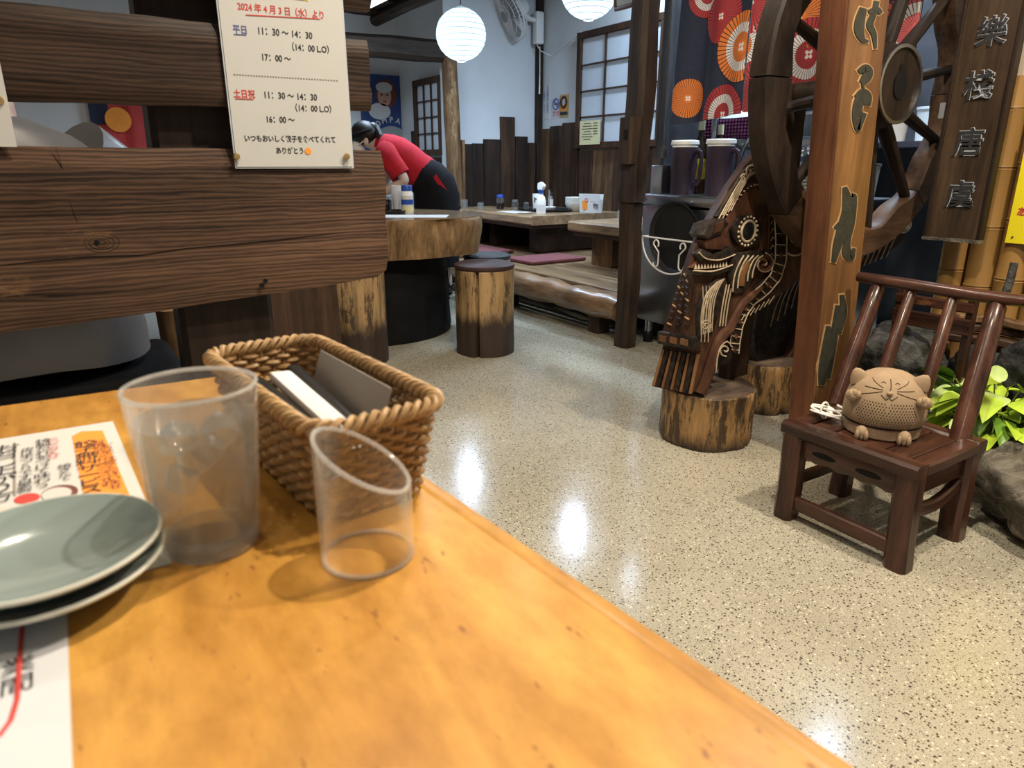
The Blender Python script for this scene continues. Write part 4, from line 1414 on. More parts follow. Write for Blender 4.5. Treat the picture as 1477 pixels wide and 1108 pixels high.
# seated customer with his back to the planks
cu = thing('person', 'person in a grey shirt sitting with the back to the planks', 'person', (-.10, 1.62, .0))
V = {'pelvis': ((0, 0, .66), (.15, .12)), 'belly': ((0, .01, .75), (.15, .115)), 'chest': ((0, .0, .86), (.10, .09)), 'upper': ((0, .02, .95), (.07, .06)), 'neck': ((0, .06, 1.04), .05),
     'skull': ((0, .13, 1.10), .08), 'crown': ((0, .17, 1.15), .08), 'chin': ((0, .20, 1.05), .045)}
E_ = [('pelvis', 'belly'), ('belly', 'chest'), ('chest', 'upper'), ('upper', 'neck'), ('neck', 'skull'), ('skull', 'crown'), ('skull', 'chin')]
for sd, sg in (('L', -1), ('R', 1)):
    V.update({'sh' + sd: ((sg * .15, .02, .93), .05), 'el' + sd: ((sg * .20, .12, .74), .045), 'wr' + sd: ((sg * .14, .34, .76), .028), 'pa' + sd: ((sg * .12, .41, .77), .032),
              'hi' + sd: ((sg * .09, .05, .65), .08), 'kn' + sd: ((sg * .11, .42, .62), .06), 'an' + sd: ((sg * .11, .42, .09), .042), 'to' + sd: ((sg * .12, .55, .035), .036)})
    E_ += [('upper', 'sh' + sd), ('sh' + sd, 'el' + sd), ('el' + sd, 'wr' + sd), ('wr' + sd, 'pa' + sd), ('pelvis', 'hi' + sd), ('hi' + sd, 'kn' + sd), ('kn' + sd, 'an' + sd), ('an' + sd, 'to' + sd)]
    for k, (dx, L) in enumerate(((-.026, .055), (-.009, .066), (.009, .062), (.026, .05))):
        a_ = 'f%d%s' % (k, sd)
        V[a_ + '1'] = ((sg * .12 + dx, .44, .768), .0095); V[a_ + '2'] = ((sg * .12 + dx, .44 + L * .6, .758), .0085); V[a_ + '3'] = ((sg * .12 + dx, .44 + L * .9, .735), .0075)
        E_ += [('pa' + sd, a_ + '1'), (a_ + '1', a_ + '2'), (a_ + '2', a_ + '3')]
    V['th' + sd] = ((sg * .085, .43, .755), .010)
    E_ += [('pa' + sd, 'th' + sd)]
skin_body('body', V, E_, 'pelvis', m['skin'], cu, 2)
mb = MB()
rings = []
for c_, a_, b_ in (((0, -.03, .585), .215, .135), ((0, -.03, .64), .215, .14), ((0, -.03, .74), .205, .13), ((0, -.03, .86), .215, .125), ((0, -.01, .945), .21, .11), ((0, .02, 1.0), .14, .08), ((0, .045, 1.03), .075, .065)):
    row = []
    for j in range(36):
        th = 2 * PI * j / 36
        p = Vector(c_) + Vector((a_ * math.copysign(abs(math.cos(th)) ** .8, math.cos(th)), b_ * math.sin(th), 0))
        row.append(mb.bm.verts.new(p + noise.noise_vector(p * 7) * .012))
    rings.append(row)
for A, B in zip(rings, rings[1:]):
    for j in range(36):
        mb.bm.faces.new((A[j], A[(j + 1) % 36], B[(j + 1) % 36], B[j]))
mb.bm.faces.new(rings[0]); mb.bm.faces.new(rings[-1])
bmesh.ops.subdivide_edges(mb.bm, edges=mb.bm.edges[:], cuts=1, use_grid_fill=True, smooth=.6)
mb.build('shirt', m['shirt_sheen'], cu, angle=70)
for sg in (-1, 1):
    MB().tube([(sg * .14, .0, .965), (sg * .185, .03, .93), (sg * .20, .07, .85), (sg * .205, .10, .78)], [.075, .078, .07, .066], 18).build('sleeve', m['shirt_sheen'], cu)
TV = {'p': ((0, .0, .64), (.12, .07)), 'hL': ((-.09, .06, .655), .085), 'kL': ((-.11, .43, .62), .075), 'aL': ((-.11, .42, .14), .06), 'hR': ((.09, .06, .655), .085), 'kR': ((.11, .43, .62), .075), 'aR': ((.11, .42, .14), .06)}
skin_body('trousers', TV, [('p', 'hL'), ('hL', 'kL'), ('kL', 'aL'), ('p', 'hR'), ('hR', 'kR'), ('kR', 'aR')], 'p', m['trousers_black'], cu, 2)
MB().ball((0, .13, 1.135), (.09, .105, .095), 20, 14).build('hair', m['hair_black'], cu)
for sg in (-1, 1):
    MB().ball((sg * .088, .14, 1.10), (.010, .018, .028), 10, 8).build('ear', m['skin'], cu)
    MB().ball((sg * .03, .235, 1.11), (.012, .008, .007), 8, 6).build('eye', m['hair_black'], cu)
MB().ball((0, .25, 1.085), (.012, .016, .02), 8, 6).build('nose', m['skin'], cu)
MB().ball((0, .238, 1.05), (.022, .008, .006), 8, 6).build('mouth', m['ink_brown'], cu)

# ================================================================== KITCHEN COUNTER AND CURTAIN
kc = thing('steel_cabinet', 'stainless steel kitchen cabinet with a folded worktop lip', 'cabinet', (2.96, 2.345, 0))
MB().box((0, 0, .435), (.66, .99, .61), bev=.006).build('body', m['steel_dark'], kc)
MB().box((-.005, .0, .775), (.70, 1.02, .05), bev=.008).build('worktop', m['steel'], kc)
for x in (-.28, .28):
    for y in (-.45, .45):
        MB().cyl((x, y, .06), (x, y, .14), .022, n=14).build('leg', m['steel'], kc)
        MB().lathe([(0, 0), (.028, 0), (.028, .05), (.018, .065), (0, .065)], 14, (x, y, 0)).build('caster', m['black_plastic'], kc)
for y in (.13, .45):
    MB().cyl((-.356, y, .775), (-.362, y, .775), .008, n=10).build('rivet', m['steel_dark'], kc)
CT = .80
KX = 2.63
# black tray in its white wire rack on the cabinet face
rk = thing('wire_rack', 'white wire half-round rack fixed to the steel cabinet', 'rack', (KX, 2.555, .59))
rp = []
R1 = .20
for k in range(25):
    a_ = PI + PI * k / 24
    rp.append((-.07, R1 * math.cos(a_), R1 * .86 * math.sin(a_)))
MB().tube(rp, .0045, 8).build('basket_rim', m['wire_white'], rk)
MB().tube([(-.07, -R1, 0), (-.07, R1, 0)], .0045, 8).build('front_bar', m['wire_white'], rk)
for s_ in (-1, 1):
    MB().tube([(-.07, s_ * R1, 0), (-.001, s_ * R1, .0)], .0045, 8).build('wall_arm', m['wire_white'], rk)
    sc = []
    for k in range(13):
        a_ = PI * 1.25 * (1 - k / 12) - .2
        sc.append((-.072, s_ * (.075 + .018 * math.cos(a_) + .018), -.03 + .02 * math.sin(a_)))
    sc += [(-.072, s_ * .072, -.07), (-.072, s_ * .072, -.11)]
    for k in range(9):
        a_ = PI + PI * k / 8
        sc.append((-.072, s_ * (.09 + .018 * math.cos(a_)), -.125 + .02 * math.sin(a_)))
    MB().tube(sc, .004, 8).build('scroll', m['wire_white'], rk)
o = MB().lathe([(0, 0), (.165, 0), (.182, .02), (.177, .022), (.16, .006), (0, .006)], 48).build('round_tray', m['tray_black'])
o.location = (KX - .022, 2.555, .595); o.rotation_euler = (0, -PI / 2 - .06, 0)
tag(o, 'large round black tray leaning in the white wire rack', 'tray')


def jug(label, loc, rz):
    t = thing('drink_jug', label, 'jug', loc, rz, 'plum jugs on the steel counter')
    t.scale = (.82, .82, 1.0)
    MB().lathe([(0, 0), (.072, 0), (.075, .006), (.083, .225), (.083, .232), (0, .232)], 32).build('body', m['jug_plum'], t)
    MB().lathe([(0, .228), (.080, .228), (.078, .238), (.086, .246), (.086, .26), (.078, .266), (0, .264)], 32).build('lid', m['lid_white'], t)
    MB().prism([(-.018, .245), (.018, .245), (.013, .268), (-.013, .268)], .06, .098, 'xz').build('spout', m['lid_white'], t)
    MB().tube([(0, -.080, .21), (0, -.105, .213), (0, -.125, .205), (0, -.132, .18), (0, -.128, .10), (0, -.122, .07), (0, -.105, .055), (0, -.076, .055)], .0125, 10).build('handle', m['jug_plum'], t)
    return t


jug('plum coloured drink jug standing nearest the steel box', (2.76, 2.692, CT), .1)
jug('plum coloured drink jug further right beside the carving', (2.76, 2.455, CT), .1)
o = thing('steel_box', 'open stainless steel box at the end of the counter', 'box', (2.76, 2.815, CT))
MB().box((0, 0, .0725), (.14, .085, .145), bev=.004).build('shell', m['steel'], o)
sq = small_bottle((2.86, 2.80, CT), 'squeeze bottle with a red cap behind the steel box', .034, .20, body='cream_plastic', cap='red_plastic', name='sauce_bottle')
MB().cyl((0, 0, .195), (0, 0, .225), .007, .003, 10).build('nozzle', m['red_plastic'], sq)


def tall_bottle(loc, label, r=.036, h=.30, mat='bottle_amber', cap='paper_yellow', lab='yellow_plastic'):
    t = thing('liquor_bottle', label, 'bottle', loc)
    MB().lathe([(0, 0), (r, 0), (r, h * .58), (r * .85, h * .68), (r * .38, h * .78), (r * .34, h * .97), (0, h * .97)], 22).build('body', m[mat], t)
    MB().lathe([(0, h * .86), (r * .42, h * .86), (r * .42, h), (0, h)], 16).build('cap', m[cap], t)
    MB().lathe([(r * 1.01, h * .2), (r * 1.01, h * .48)], 22).build('label_band', m[lab], t)
    return t


tall_bottle((2.895, 2.715, CT), 'dark liquor bottle behind the first plum jug', .040, .37)
tall_bottle((2.895, 2.585, CT), 'liquor bottle with a yellow label between the plum jugs', .034, .34)
tall_bottle((3.16, 2.52, CT), 'short liquor bottle at the back of the counter', .036, .20)
o = MB().cyl((2.925, 2.655, CT), (2.925, 2.655, 1.95), .016, n=14).build('steel_pipe', m['steel'])
tag(o, 'upright steel pipe behind the jugs', 'pipe')
t = thing('tap', 'curved steel kitchen tap behind the second jug', 'tap', (2.95, 2.50, CT))
MB().tube([(0, 0, 0), (0, 0, .02), (-.02, -.0, .10), (-.03, -.05, .23), (-.03, -.13, .33), (-.03, -.20, .39), (-.03, -.26, .41)], .010, 10).build('spout', m['steel'], t)
MB().tube([(0, .0, .06), (-.03, -.06, .16), (-.03, -.08, .19)], .007, 8).build('lever', m['steel'], t)
MB().lathe([(0, 0), (.022, 0), (.018, .03), (0, .03)], 16).build('base', m['steel'], t)
small_bottle((3.06, 2.36, CT + .001), 'clear dispenser with a white top behind the tap', .03, .20, body='small_glass', cap='white_plastic', name='dispenser')

# high shelf with the purple basket and plastic tubs
sh = thing('kitchen_shelf', 'steel shelf crossing the kitchen behind the wheel', 'shelf', (3.10, 2.37, 0))
MB().box((0, 0, 1.045), (.30, .84, .05), bev=.004).build('board', m['steel_dark'], sh)
for x, y in ((-.13, -.38), (.13, -.38), (-.13, .38), (.13, .38)):
    MB().cyl((x, y, CT), (x, y, 1.022), .014, n=12).build('post', m['steel'], sh)
SZ = 1.07
pb = thing('purple_basket', 'purple plastic basket with square holes on the kitchen shelf', 'basket', (3.07, 2.60, SZ))
L_, Hh = .36, .10
MB().box((0, 0, .004), (.22, L_, .008)).build('bottom', m['purple_plastic'], pb)
MB().tube([(-.11, -L_ / 2, Hh), (.11, -L_ / 2, Hh), (.11, L_ / 2, Hh), (-.11, L_ / 2, Hh)], .006, 6, closed=True).build('rim', m['purple_plastic'], pb)
mb = MB()
for sx in (-1, 1):
    for k in range(19):
        mb.box((sx * .108, -L_ / 2 + L_ * k / 18, Hh / 2), (.004, .008, Hh))
    for k in range(1, 6):
        mb.box((sx * .108, 0, Hh * k / 6), (.004, L_, .008))
for sy in (-1, 1):
    for k in range(11):
        mb.box((-.108 + .216 * k / 10, sy * L_ / 2, Hh / 2), (.008, .004, Hh))
    for k in range(1, 6):
        mb.box((0, sy * L_ / 2, Hh * k / 6), (.216, .004, .008))
lo = mb.build('lattice', m['purple_plastic'], pb)
lo['kind'] = 'stuff'
o = MB().lathe([(0, 0), (.10, 0), (.12, .09), (.06, .13), (0, .135)], 20, fn=lambda a, r, z: (r * .8 * math.cos(a), r * 1.3 * math.sin(a), z)).build('white_bag', m['white_plastic'])
o.location = (3.07, 2.60, SZ + .0085)
tag(o, 'white plastic bag heaped in the purple basket', 'bag')
def tub(loc, label, r, h, mat, lid=None):
    t = thing('food_tub', label, 'tub', loc)
    MB().lathe([(0, 0), (r * .85, 0), (r, h), (r * .96, h), (r * .8, .005), (0, .005)], 22).build('body', m[mat], t)
    if lid:
        MB().lathe([(0, h), (r * 1.05, h), (r * 1.05, h + .012), (0, h + .014)], 22).build('lid', m[lid], t)
tub((3.04, 2.275, SZ), 'blue plastic tub on the kitchen shelf', .035, .11, 'blue_plastic')
tub((3.04, 2.19, SZ), 'grey plastic tub on the kitchen shelf seen through the wheel', .042, .10, 'grey_plastic', 'white_plastic')
tub((3.04, 2.095, SZ), 'yellow tub on the kitchen shelf seen through the wheel', .042, .085, 'yellow_plastic', 'white_plastic')
tub((3.17, 2.27, SZ), 'tall clear tub at the back of the kitchen shelf', .055, .17, 'small_glass', 'white_plastic')
tub((3.17, 2.12, SZ), 'second tall clear tub at the back of the kitchen shelf', .055, .15, 'white_plastic')
for k in range(8):
    o = MB().lathe([(0, 0), (.05, 0), (.085, .014), (.08, .014), (.045, .004), (0, .004)], 26).build('plate', m['lid_white'])
    o.location = (2.79, 1.985, CT + .0145 * k)
    tag(o, ('lowest', 'second lowest', 'third', 'fourth', 'fifth', 'sixth', 'seventh', 'topmost')[k] + ' white plate of the stack seen through the wheel', 'plate', 'stacked plates seen through the wheel')
t = thing('cutlery_cup', 'steel cup of spoons on the counter behind the wheel', 'cutlery holder', (2.91, 2.13, CT))
MB().lathe([(0, 0), (.04, 0), (.045, .13), (.042, .13), (.038, .004), (0, .004)], 18).build('cup', m['steel'], t)
for k in range(9):
    a_ = k * .7
    e = (.05 * math.cos(a_), .05 * math.sin(a_), .20 + .01 * (k % 3))
    MB().tube([(.015 * math.cos(a_), .015 * math.sin(a_), .006), tuple(.8 * q_ for q_ in e)], .003, 6).ball(e, (.012, .012, .02), 8, 6).build('spoon', m['steel'], t)
tub((3.02, 1.86, CT), 'round white container low behind the wheel hub', .06, .14, 'white_plastic', 'grey_plastic')
sh2 = thing('wall_rack', 'steel wall rack high in the kitchen', 'shelf', (4.0, 2.2, 1.05))
MB().box((0, -.1, 0), (.38, 1.3, .03)).build('board', m['steel'], sh2)
for y in (-.65, .45):
    MB().prism([(-.15, 0), (.18, 0), (.18, -.2)], y, y + .02, 'xz').build('bracket', m['steel_dark'], sh2)
for k in range(6):
    tub((3.98, 1.72 + .2 * k, 1.066), ('leftmost', 'second', 'third', 'fourth', 'fifth', 'sixth')[5 - k] + ' storage tub on the far kitchen wall rack', .075, .16 + .04 * (k % 2), ('white_plastic', 'grey_plastic', 'lid_white', 'cream_plastic', 'white_plastic', 'steel')[k], 'white_plastic')

# printed curtain over the counter
nr = thing('noren_curtain', 'navy split curtain printed with red and orange parasols', 'curtain', (2.66, 2.0, 1.13))
MB().cyl((0, -.75, .83), (0, .70, .83), .013, n=12).build('rod', m['beam_dark_y'], nr)
RED, ORA, WHI, PIN = (.42, .035, .045), (.72, .20, .035), (.72, .70, .72), (.50, .09, .10)
parasol_print('parasol_red', [(0, RED)])
parasol_print('parasol_orange', [(0, ORA)])
parasol_print('parasol_orange_white', [(0, ORA), (.42, WHI), (.68, ORA)])
parasol_print('parasol_red_white', [(0, RED), (.40, WHI), (.68, RED)])
parasol_print('parasol_pink', [(0, PIN), (.45, WHI), (.7, PIN)])
panels = [(2.685, 2.245, 1.135, 1.165), (2.235, 1.80, 1.17, 1.155), (1.79, 1.53, 1.16, 1.15)]
def cloth_x(y, z, k):
    return .018 * math.sin((y + k) * 13) * (1.25 - (z - 1.1)) + .012 * math.sin(y * 31 + z * 3)
def pclamp(pn, y, z):
    y1, y0, zb1, zb0 = pn
    y = min(max(y, y0), y1)
    zb = zb0 + (zb1 - zb0) * (y - y0) / (y1 - y0)
    return y, min(max(z, zb), 1.955)
for k, pn in enumerate(panels):
    y1, y0, zb1, zb0 = pn
    def cf(i, j):
        y = y0 + (y1 - y0) * i
        zb = zb0 + (zb1 - zb0) * i
        z = zb + (1.955 - zb) * j
        return (cloth_x(y, z, k), y - 2.0, z - 1.13)
    MB().grid(cf, 40, 30).build('panel', m['navy_cloth'], nr, angle=60)
motifs = [(0, 990, 142, 27, 'parasol_orange'), (0, 1018, -8, 29, 'parasol_red_white'), (0, 1043, 24, 34, 'parasol_red'), (0, 1043, 166, 40, 'parasol_red_white'), (0, 1074, 68, 44, 'parasol_orange_white'),
          (1, 1074, 68, 44, 'parasol_orange_white'), (1, 1090, 2, 40, 'parasol_red'), (1, 1098, 135, 44, 'parasol_red'), (1, 1152, 22, 42, 'parasol_orange'), (1, 1163, 78, 42, 'parasol_red_white'),
          (2, 1232, 40, 40, 'parasol_red'), (2, 1255, 110, 34, 'parasol_orange'), (2, 1318, 45, 42, 'parasol_pink')]
for q_, (k, u_, v_, rp_, mt) in enumerate(motifs):
    pn = panels[k]
    ctr = onx(u_, v_, 2.66)
    d_ = 3.1
    rr = rp_ * d_ / 1000 * 1.05
    mb = MB()
    uvl = mb.bm.loops.layers.uv.new('UVMap')
    nr_, na = 8, 40
    vs = {}
    for i in range(nr_ + 1):
        for j in range(na):
            r_ = rr * i / nr_
            a_ = 2 * PI * j / na
            y, z = pclamp(pn, ctr.y - r_ * math.cos(a_), ctr.z + r_ * math.sin(a_))
            vs[i, j] = mb.bm.verts.new((cloth_x(y, z, k) - .0025 - .0012 * q_ / 3, y - 2.0, z - 1.13))
    for i in range(nr_):
        for j in range(na):
            f = mb.bm.faces.new((vs[i, j], vs[i + 1, j], vs[i + 1, (j + 1) % na], vs[i, (j + 1) % na]))
    for f in mb.bm.faces:
        for l in f.loops:
            l[uvl].uv = ((-(l.vert.co.y + 2.0) + ctr.y) / rr, (l.vert.co.z + 1.13 - ctr.z) / rr)
    bmesh.ops.dissolve_degenerate(mb.bm, dist=1e-6, edges=mb.bm.edges)
    mb.build('printed_parasol', m[mt] if mt in m else MATS[mt], nr, angle=0)

# ================================================================== CARVED BEAST ON LOG BLOCKS
def block(label, loc, r, h, crack):
    t = thing('log_block', label, 'log block', loc, group='log blocks under the carving')
    def f(a, q, z):
        q2 = q + .008 * noise.noise((math.cos(a) * 2.2, math.sin(a) * 2.2, z * 3 + loc[0]))
        for c_ in (crack, crack + .45):
            d = abs((a - c_ + PI) % (2 * PI) - PI)
            if d < .05 and q > r * .7:
                q2 -= .016 * (1 - d / .05)
        return (q2 * math.cos(a), q2 * math.sin(a), z)
    MB().lathe([(0, 0), (r * .97, 0), (r * 1.0, .015)] + [(r, h * k / 6) for k in range(1, 6)] + [(r, h - .005), (r * .98, h - .001), (0, h - .001)], 90, fn=f).build('log', m['log_base'], t)
    MB().lathe([(r * .965, h - .0008), (r * .95, h), (0, h + .0005)], 60, fn=f).build('sawn_face', m['log_top'], t)
    return t


block('scuffed tan log block under the snout of the carving', (1.865, 1.62, 0), .163, .198, -1.35)
block('tan log block behind, under the far end of the carving', (2.33, 1.74, 0), .14, .20, -1.9)

DY, DB = 1.55, 1.71
cv = thing('carved_beast', 'dark carved wooden beast with ringed eye, teeth and curling white lines', 'carving', (1.95, DY, .2))
def D(u, v, y=DY):
    p = ony(u, v, y)
    return Vector((p.x - 1.95, y - DY, p.z - .2))
Fp = [(1000, 570), (1012, 508), (1000, 492), (1001, 470), (1003, 440), (1002, 412), (993, 388), (1000, 362), (1006, 345), (1016, 330), (1030, 308), (1052, 268), (1072, 240), (1090, 222), (1118, 218), (1150, 250), (1175, 300),
      (1230, 330), (1290, 322), (1312, 318), (1306, 345), (1275, 372), (1235, 390), (1190, 398), (1150, 408), (1122, 430), (1098, 446), (1072, 460), (1058, 478), (1050, 508), (1040, 522), (1022, 535)]
Bp = [(940, 557), (956, 500), (953, 484), (958, 470), (968, 440), (977, 412), (984, 390), (993, 362), (1000, 345), (1010, 328), (1020, 308), (1044, 268), (1064, 240), (1080, 222), (1105, 215), (1135, 240), (1160, 290),
      (1215, 318), (1275, 312), (1297, 308), (1292, 335), (1260, 360), (1220, 375), (1172, 385), (1132, 398), (1104, 418), (1080, 434), (1052, 448), (1036, 468), (1020, 496), (1000, 512), (972, 540)]
mb = MB()
fv = [mb.bm.verts.new(D(u, v)) for u, v in Fp]
bv = [mb.bm.verts.new(D(u, v, DB)) for u, v in Bp]
n = len(Fp)
mb.bm.faces.new(fv); mb.bm.faces.new(bv[::-1])
for i in range(n):
    mb.bm.faces.new((fv[i], bv[i], bv[(i + 1) % n], fv[(i + 1) % n]))
bmesh.ops.recalc_face_normals(mb.bm, faces=mb.bm.faces)
bmesh.ops.bevel(mb.bm, geom=[e for e in mb.bm.edges if all(abs(v.co.y) < 1e-6 for v in e.verts)], offset=.012, segments=2, profile=.5, affect='EDGES')
mb.build('body', m['carved_brown'], cv, angle=25)


def plate(name, pts, mat, y0=-.012, y1=.01, bev=.004, yy=DY):
    mb = MB().prism([(D(u, v, yy).x, D(u, v, yy).z) for u, v in pts], (yy - DY) + y0, (yy - DY) + y1, 'xz', bev)
    return mb.build(name, m[mat], cv)


def line(name, pts, r=.0028, mat='carve_line', off=-.003, yy=DY, closed=False):
    p = [Vector((*pp, 0)) for pp in pts]
    out = []
    k = len(p)
    for i in range(k - 1):
        p0, p1, p2, p3 = p[max(i - 1, 0)], p[i], p[i + 1], p[min(i + 2, k - 1)]
        for q in range(4):
            f = q / 4
            out.append(.5 * ((2 * p1) + (p2 - p0) * f + (2 * p0 - 5 * p1 + 4 * p2 - p3) * f * f + (3 * p1 - p0 - 3 * p2 + p3) * f ** 3))
    out.append(p[-1])
    MB().tube([D(v.x, v.y, yy) + Vector((0, off, 0)) for v in out], r, 5).build(name, m[mat], cv)


def spiral(cu_, cv_, r0, turns, a0, sgn=1, r=.0028, mat='carve_line', off=-.004, yy=DY, k=.05):
    pts = []
    N_ = int(14 * turns)
    for i in range(N_ + 1):
        f = i / N_
        rr = r0 * (1 - f * (1 - k) * .92)
        a_ = a0 + sgn * 2 * PI * turns * f
        pts.append((cu_ + rr * math.cos(a_), cv_ + rr * math.sin(a_)))
    MB().tube([D(u, v, yy) + Vector((0, off, 0)) for u, v in pts], r, 5).build('carved_spiral', m[mat], cv)


# brow, cheek and forehead
plate('forehead', [(1026, 352), (1040, 322), (1062, 286), (1084, 270), (1100, 276), (1104, 356), (1096, 362), (1090, 330), (1078, 312), (1060, 314), (1048, 332), (1040, 356)], 'carved_red', -.008, .01)
plate('crest', [(1030, 312), (1054, 272), (1072, 244), (1092, 228), (1102, 236), (1102, 266), (1084, 260), (1060, 278), (1036, 318)], 'carved_black', -.010, .01)
plate('brow_horn', [(1003, 338), (1010, 322), (1034, 314), (1040, 322), (1030, 336), (1008, 344)], 'carved_black', -.035, .03, .006)
plate('brow_inlay', [(1018, 322), (1031, 317), (1027, 332), (1016, 336)], 'carved_red', -.039, -.03, .002)
plate('snout_cushion', [(1006, 346), (1032, 336), (1044, 346), (1034, 360), (1010, 358)], 'carved_red', -.025, .02, .006)
plate('upper_lip', [(999, 366), (1006, 358), (1022, 366), (1050, 354), (1058, 360), (1046, 372), (1020, 376), (1002, 376)], 'carved_black', -.022, .01)
plate('tongue_field', [(995, 386), (1004, 374), (1030, 374), (1046, 372), (1046, 380), (1020, 388)], 'carved_red', -.010, .01, .002)
plate('lower_lip', [(992, 390), (1020, 391), (1048, 382), (1050, 388), (1022, 397), (996, 396)], 'carved_black', -.022, .01, .003)
line('carved_line', [(992, 389), (1020, 390), (1048, 381)], .003, off=-.024)
line('carved_line', [(1000, 363), (1010, 372), (1030, 374), (1052, 366)], .0025, off=-.024)
for k in range(11):
    f = k / 10
    c0 = D(998 + 44 * f, 387 - 4 * f * f) + Vector((0, -.015, 0))
    MB().tube([c0, c0 + Vector((.0, 0, .014))], [.005, .0008], 6).build('tooth', m['carve_line'], cv)
# eye
ec = D(1073, 333)
plate('eye_field', [(1073 + 22 * math.cos(a_), 333 + 24 * math.sin(a_)) for a_ in [2 * PI * k / 20 for k in range(20)]], 'carved_black', -.016, .01, .003)
MB().ball(ec + Vector((0, -.014, 0)), (.030, .012, .029), 20, 12).build('eye', m['black_plastic'], cv)
MB().tube([ec + Vector((.034 * math.cos(a_), -.018, .033 * math.sin(a_))) for a_ in [2 * PI * k / 32 for k in range(32)]], .0042, 8, closed=True).build('eye_ring', m['carve_line'], cv)
for k in range(18):
    a_ = 2 * PI * k / 18
    MB().ball(ec + Vector((.046 * math.cos(a_), -.016, .046 * math.sin(a_))), .0045, 8, 6).build('bead', m['carve_line'], cv)
# fanned cheek feathers below the eye
plate('cheek', [(1046, 386), (1056, 366), (1080, 360), (1096, 364), (1098, 386), (1086, 396), (1072, 420), (1056, 424), (1048, 404)], 'carved_black', -.012, .01)
for k in range(5):
    x0 = 1058 + 7 * k
    line('carved_line', [(x0 - 6, 420 - 5 * k), (x0 - 4, 400 - 3 * k), (x0 + 2, 382 - 2 * k), (x0 + 10, 368)], .0026, off=-.014)
plate('feather', [(1060, 412), (1063, 390), (1074, 374), (1076, 380), (1070, 396), (1068, 412)], 'sign_post', -.018, .01, .003)
spiral(1096, 380, 13, 1.6, -1.2, 1, .0075, 'carved_red', -.012)
spiral(1096, 380, 16, 1.4, -1.4, 1, .0026, off=-.016)
# neck band: a carved ladder curving from the eye to the snout
band = [(1116, 278), (1120, 310), (1122, 345), (1121, 375), (1114, 398), (1100, 415), (1080, 432), (1068, 448), (1060, 468), (1056, 490), (1054, 508)]
bl = []
for i in range(len(band) - 1):
    for q in range(4):
        f = q / 4
        bl.append((band[i][0] + (band[i + 1][0] - band[i][0]) * f, band[i][1] + (band[i + 1][1] - band[i][1]) * f))
bl.append(band[-1])
L1, L2 = [], []
for i, (u, v) in enumerate(bl):
    a0, a1 = bl[max(i - 1, 0)], bl[min(i + 1, len(bl) - 1)]
    tx, ty = a1[0] - a0[0], a1[1] - a0[1]
    q = math.hypot(tx, ty)
    w = 8.0 if i < 24 else 7.0
    L1.append((u - ty / q * w, v + tx / q * w)); L2.append((u + ty / q * w, v - tx / q * w))
plate('neck_band', L1 + L2[::-1], 'carved_black', -.012, .01, .002)
line('carved_line', L1[::2], .0024, off=-.014); line('carved_line', L2[::2], .0024, off=-.014)
for i in range(1, len(bl) - 1, 2):
    MB().tube([D(*L1[i]) + Vector((0, -.014, 0)), D(*L2[i]) + Vector((0, -.014, 0))], .0022, 5).build('rung', m['carve_line'], cv)
    if i % 4 == 3:
        MB().box(D(*bl[i + 0]) + Vector((0, -.013, 0)), (.016, .006, .016), (0, .6, 0)).build('inlay', m['carved_red'], cv)
# brown tongue strip running from the snout foot up to the cheek
ts = [(1006, 566), (1014, 545), (1022, 520), (1030, 495), (1038, 482), (1048, 474), (1056, 456), (1066, 438), (1082, 424), (1094, 414)]
MB().tube([D(u, v) + Vector((0, -.012, 0)) for u, v in ts], [.020, .021, .021, .021, .02, .018, .016, .015, .014, .008], 8).build('tongue_strip', m['carved_red'], cv)
plate('foot_curl', [(1020, 534), (1024, 508), (1030, 492), (1040, 488), (1046, 496), (1046, 514), (1038, 524), (1030, 522), (1026, 532)], 'carved_black', -.030, .01, .003)
spiral(1035, 502, 9, 1.2, 1.4, 1, .0028, off=-.033); line('carved_line', [(1022, 532), (1024, 512), (1029, 497), (1038, 490), (1045, 498)], .0026, off=-.033)
# flame panel on the snout side
plate('flame_panel', [(1004, 486), (1004, 440), (1012, 418), (1030, 402), (1042, 400), (1038, 430), (1030, 462), (1022, 484)], 'carved_black', -.012, .01, .003)
for k in range(6):
    line('carved_line', [(1007 + 3 * k, 482 - k), (1007 + 3.6 * k, 452 - 3 * k), (1014 + 3.6 * k, 424 - 2 * k), (1030 + 2 * k, 406 - k)], .0022, off=-.014)
spiral(1013, 468, 8, 1.8, .5, -1, .0022, off=-.015)
for k in range(3):
    line('carved_line', [(1036 + 4 * k, 470), (1040 + 4 * k, 440), (1046 + 4 * k, 410)], .0024, off=-.006)
# striped end of the snout (facing the walkway) with a moulding on top
def E3(f, g):
    """point on the snout's end face: f across the thickness (0 back, 1 front), g from the bottom to the ledge"""
    b0, b1 = D(940, 557, DB), D(956, 500, DB)
    f0, f1 = D(1000, 570), D(1012, 508)
    lo, hi = b0.lerp(f0, f), b1.lerp(f1, f)
    return lo.lerp(hi, g)
out = (E3(1, 0) - E3(0, 0)).cross(E3(0, 1) - E3(0, 0)).normalized()
if out.x > 0:
    out = -out
for k in range(9):
    f = .06 + .88 * k / 8
    MB().beam(E3(f, .02) + out * .003, E3(f, .93) + out * .003, .014 if k % 2 else .009, .008, up=tuple(out)).build('stripe', m['carved_black' if k % 2 else 'sign_post'], cv)
b_, f_ = D(953, 486, DB), D(1004, 494)
MB().beam(b_ + Vector((-.004, 0, 0)), f_ + Vector((-.004, -.01, 0)), .03, .045, .006).build('moulding', m['carved_black'], cv)
for k in range(3):
    c0 = b_.lerp(f_, .2 + .3 * k) + Vector((-.018, 0, 0))
    MB().box(c0, (.012, .03, .02), (0, 0, 0)).build('moulding_inlay', m['sign_post'], cv)
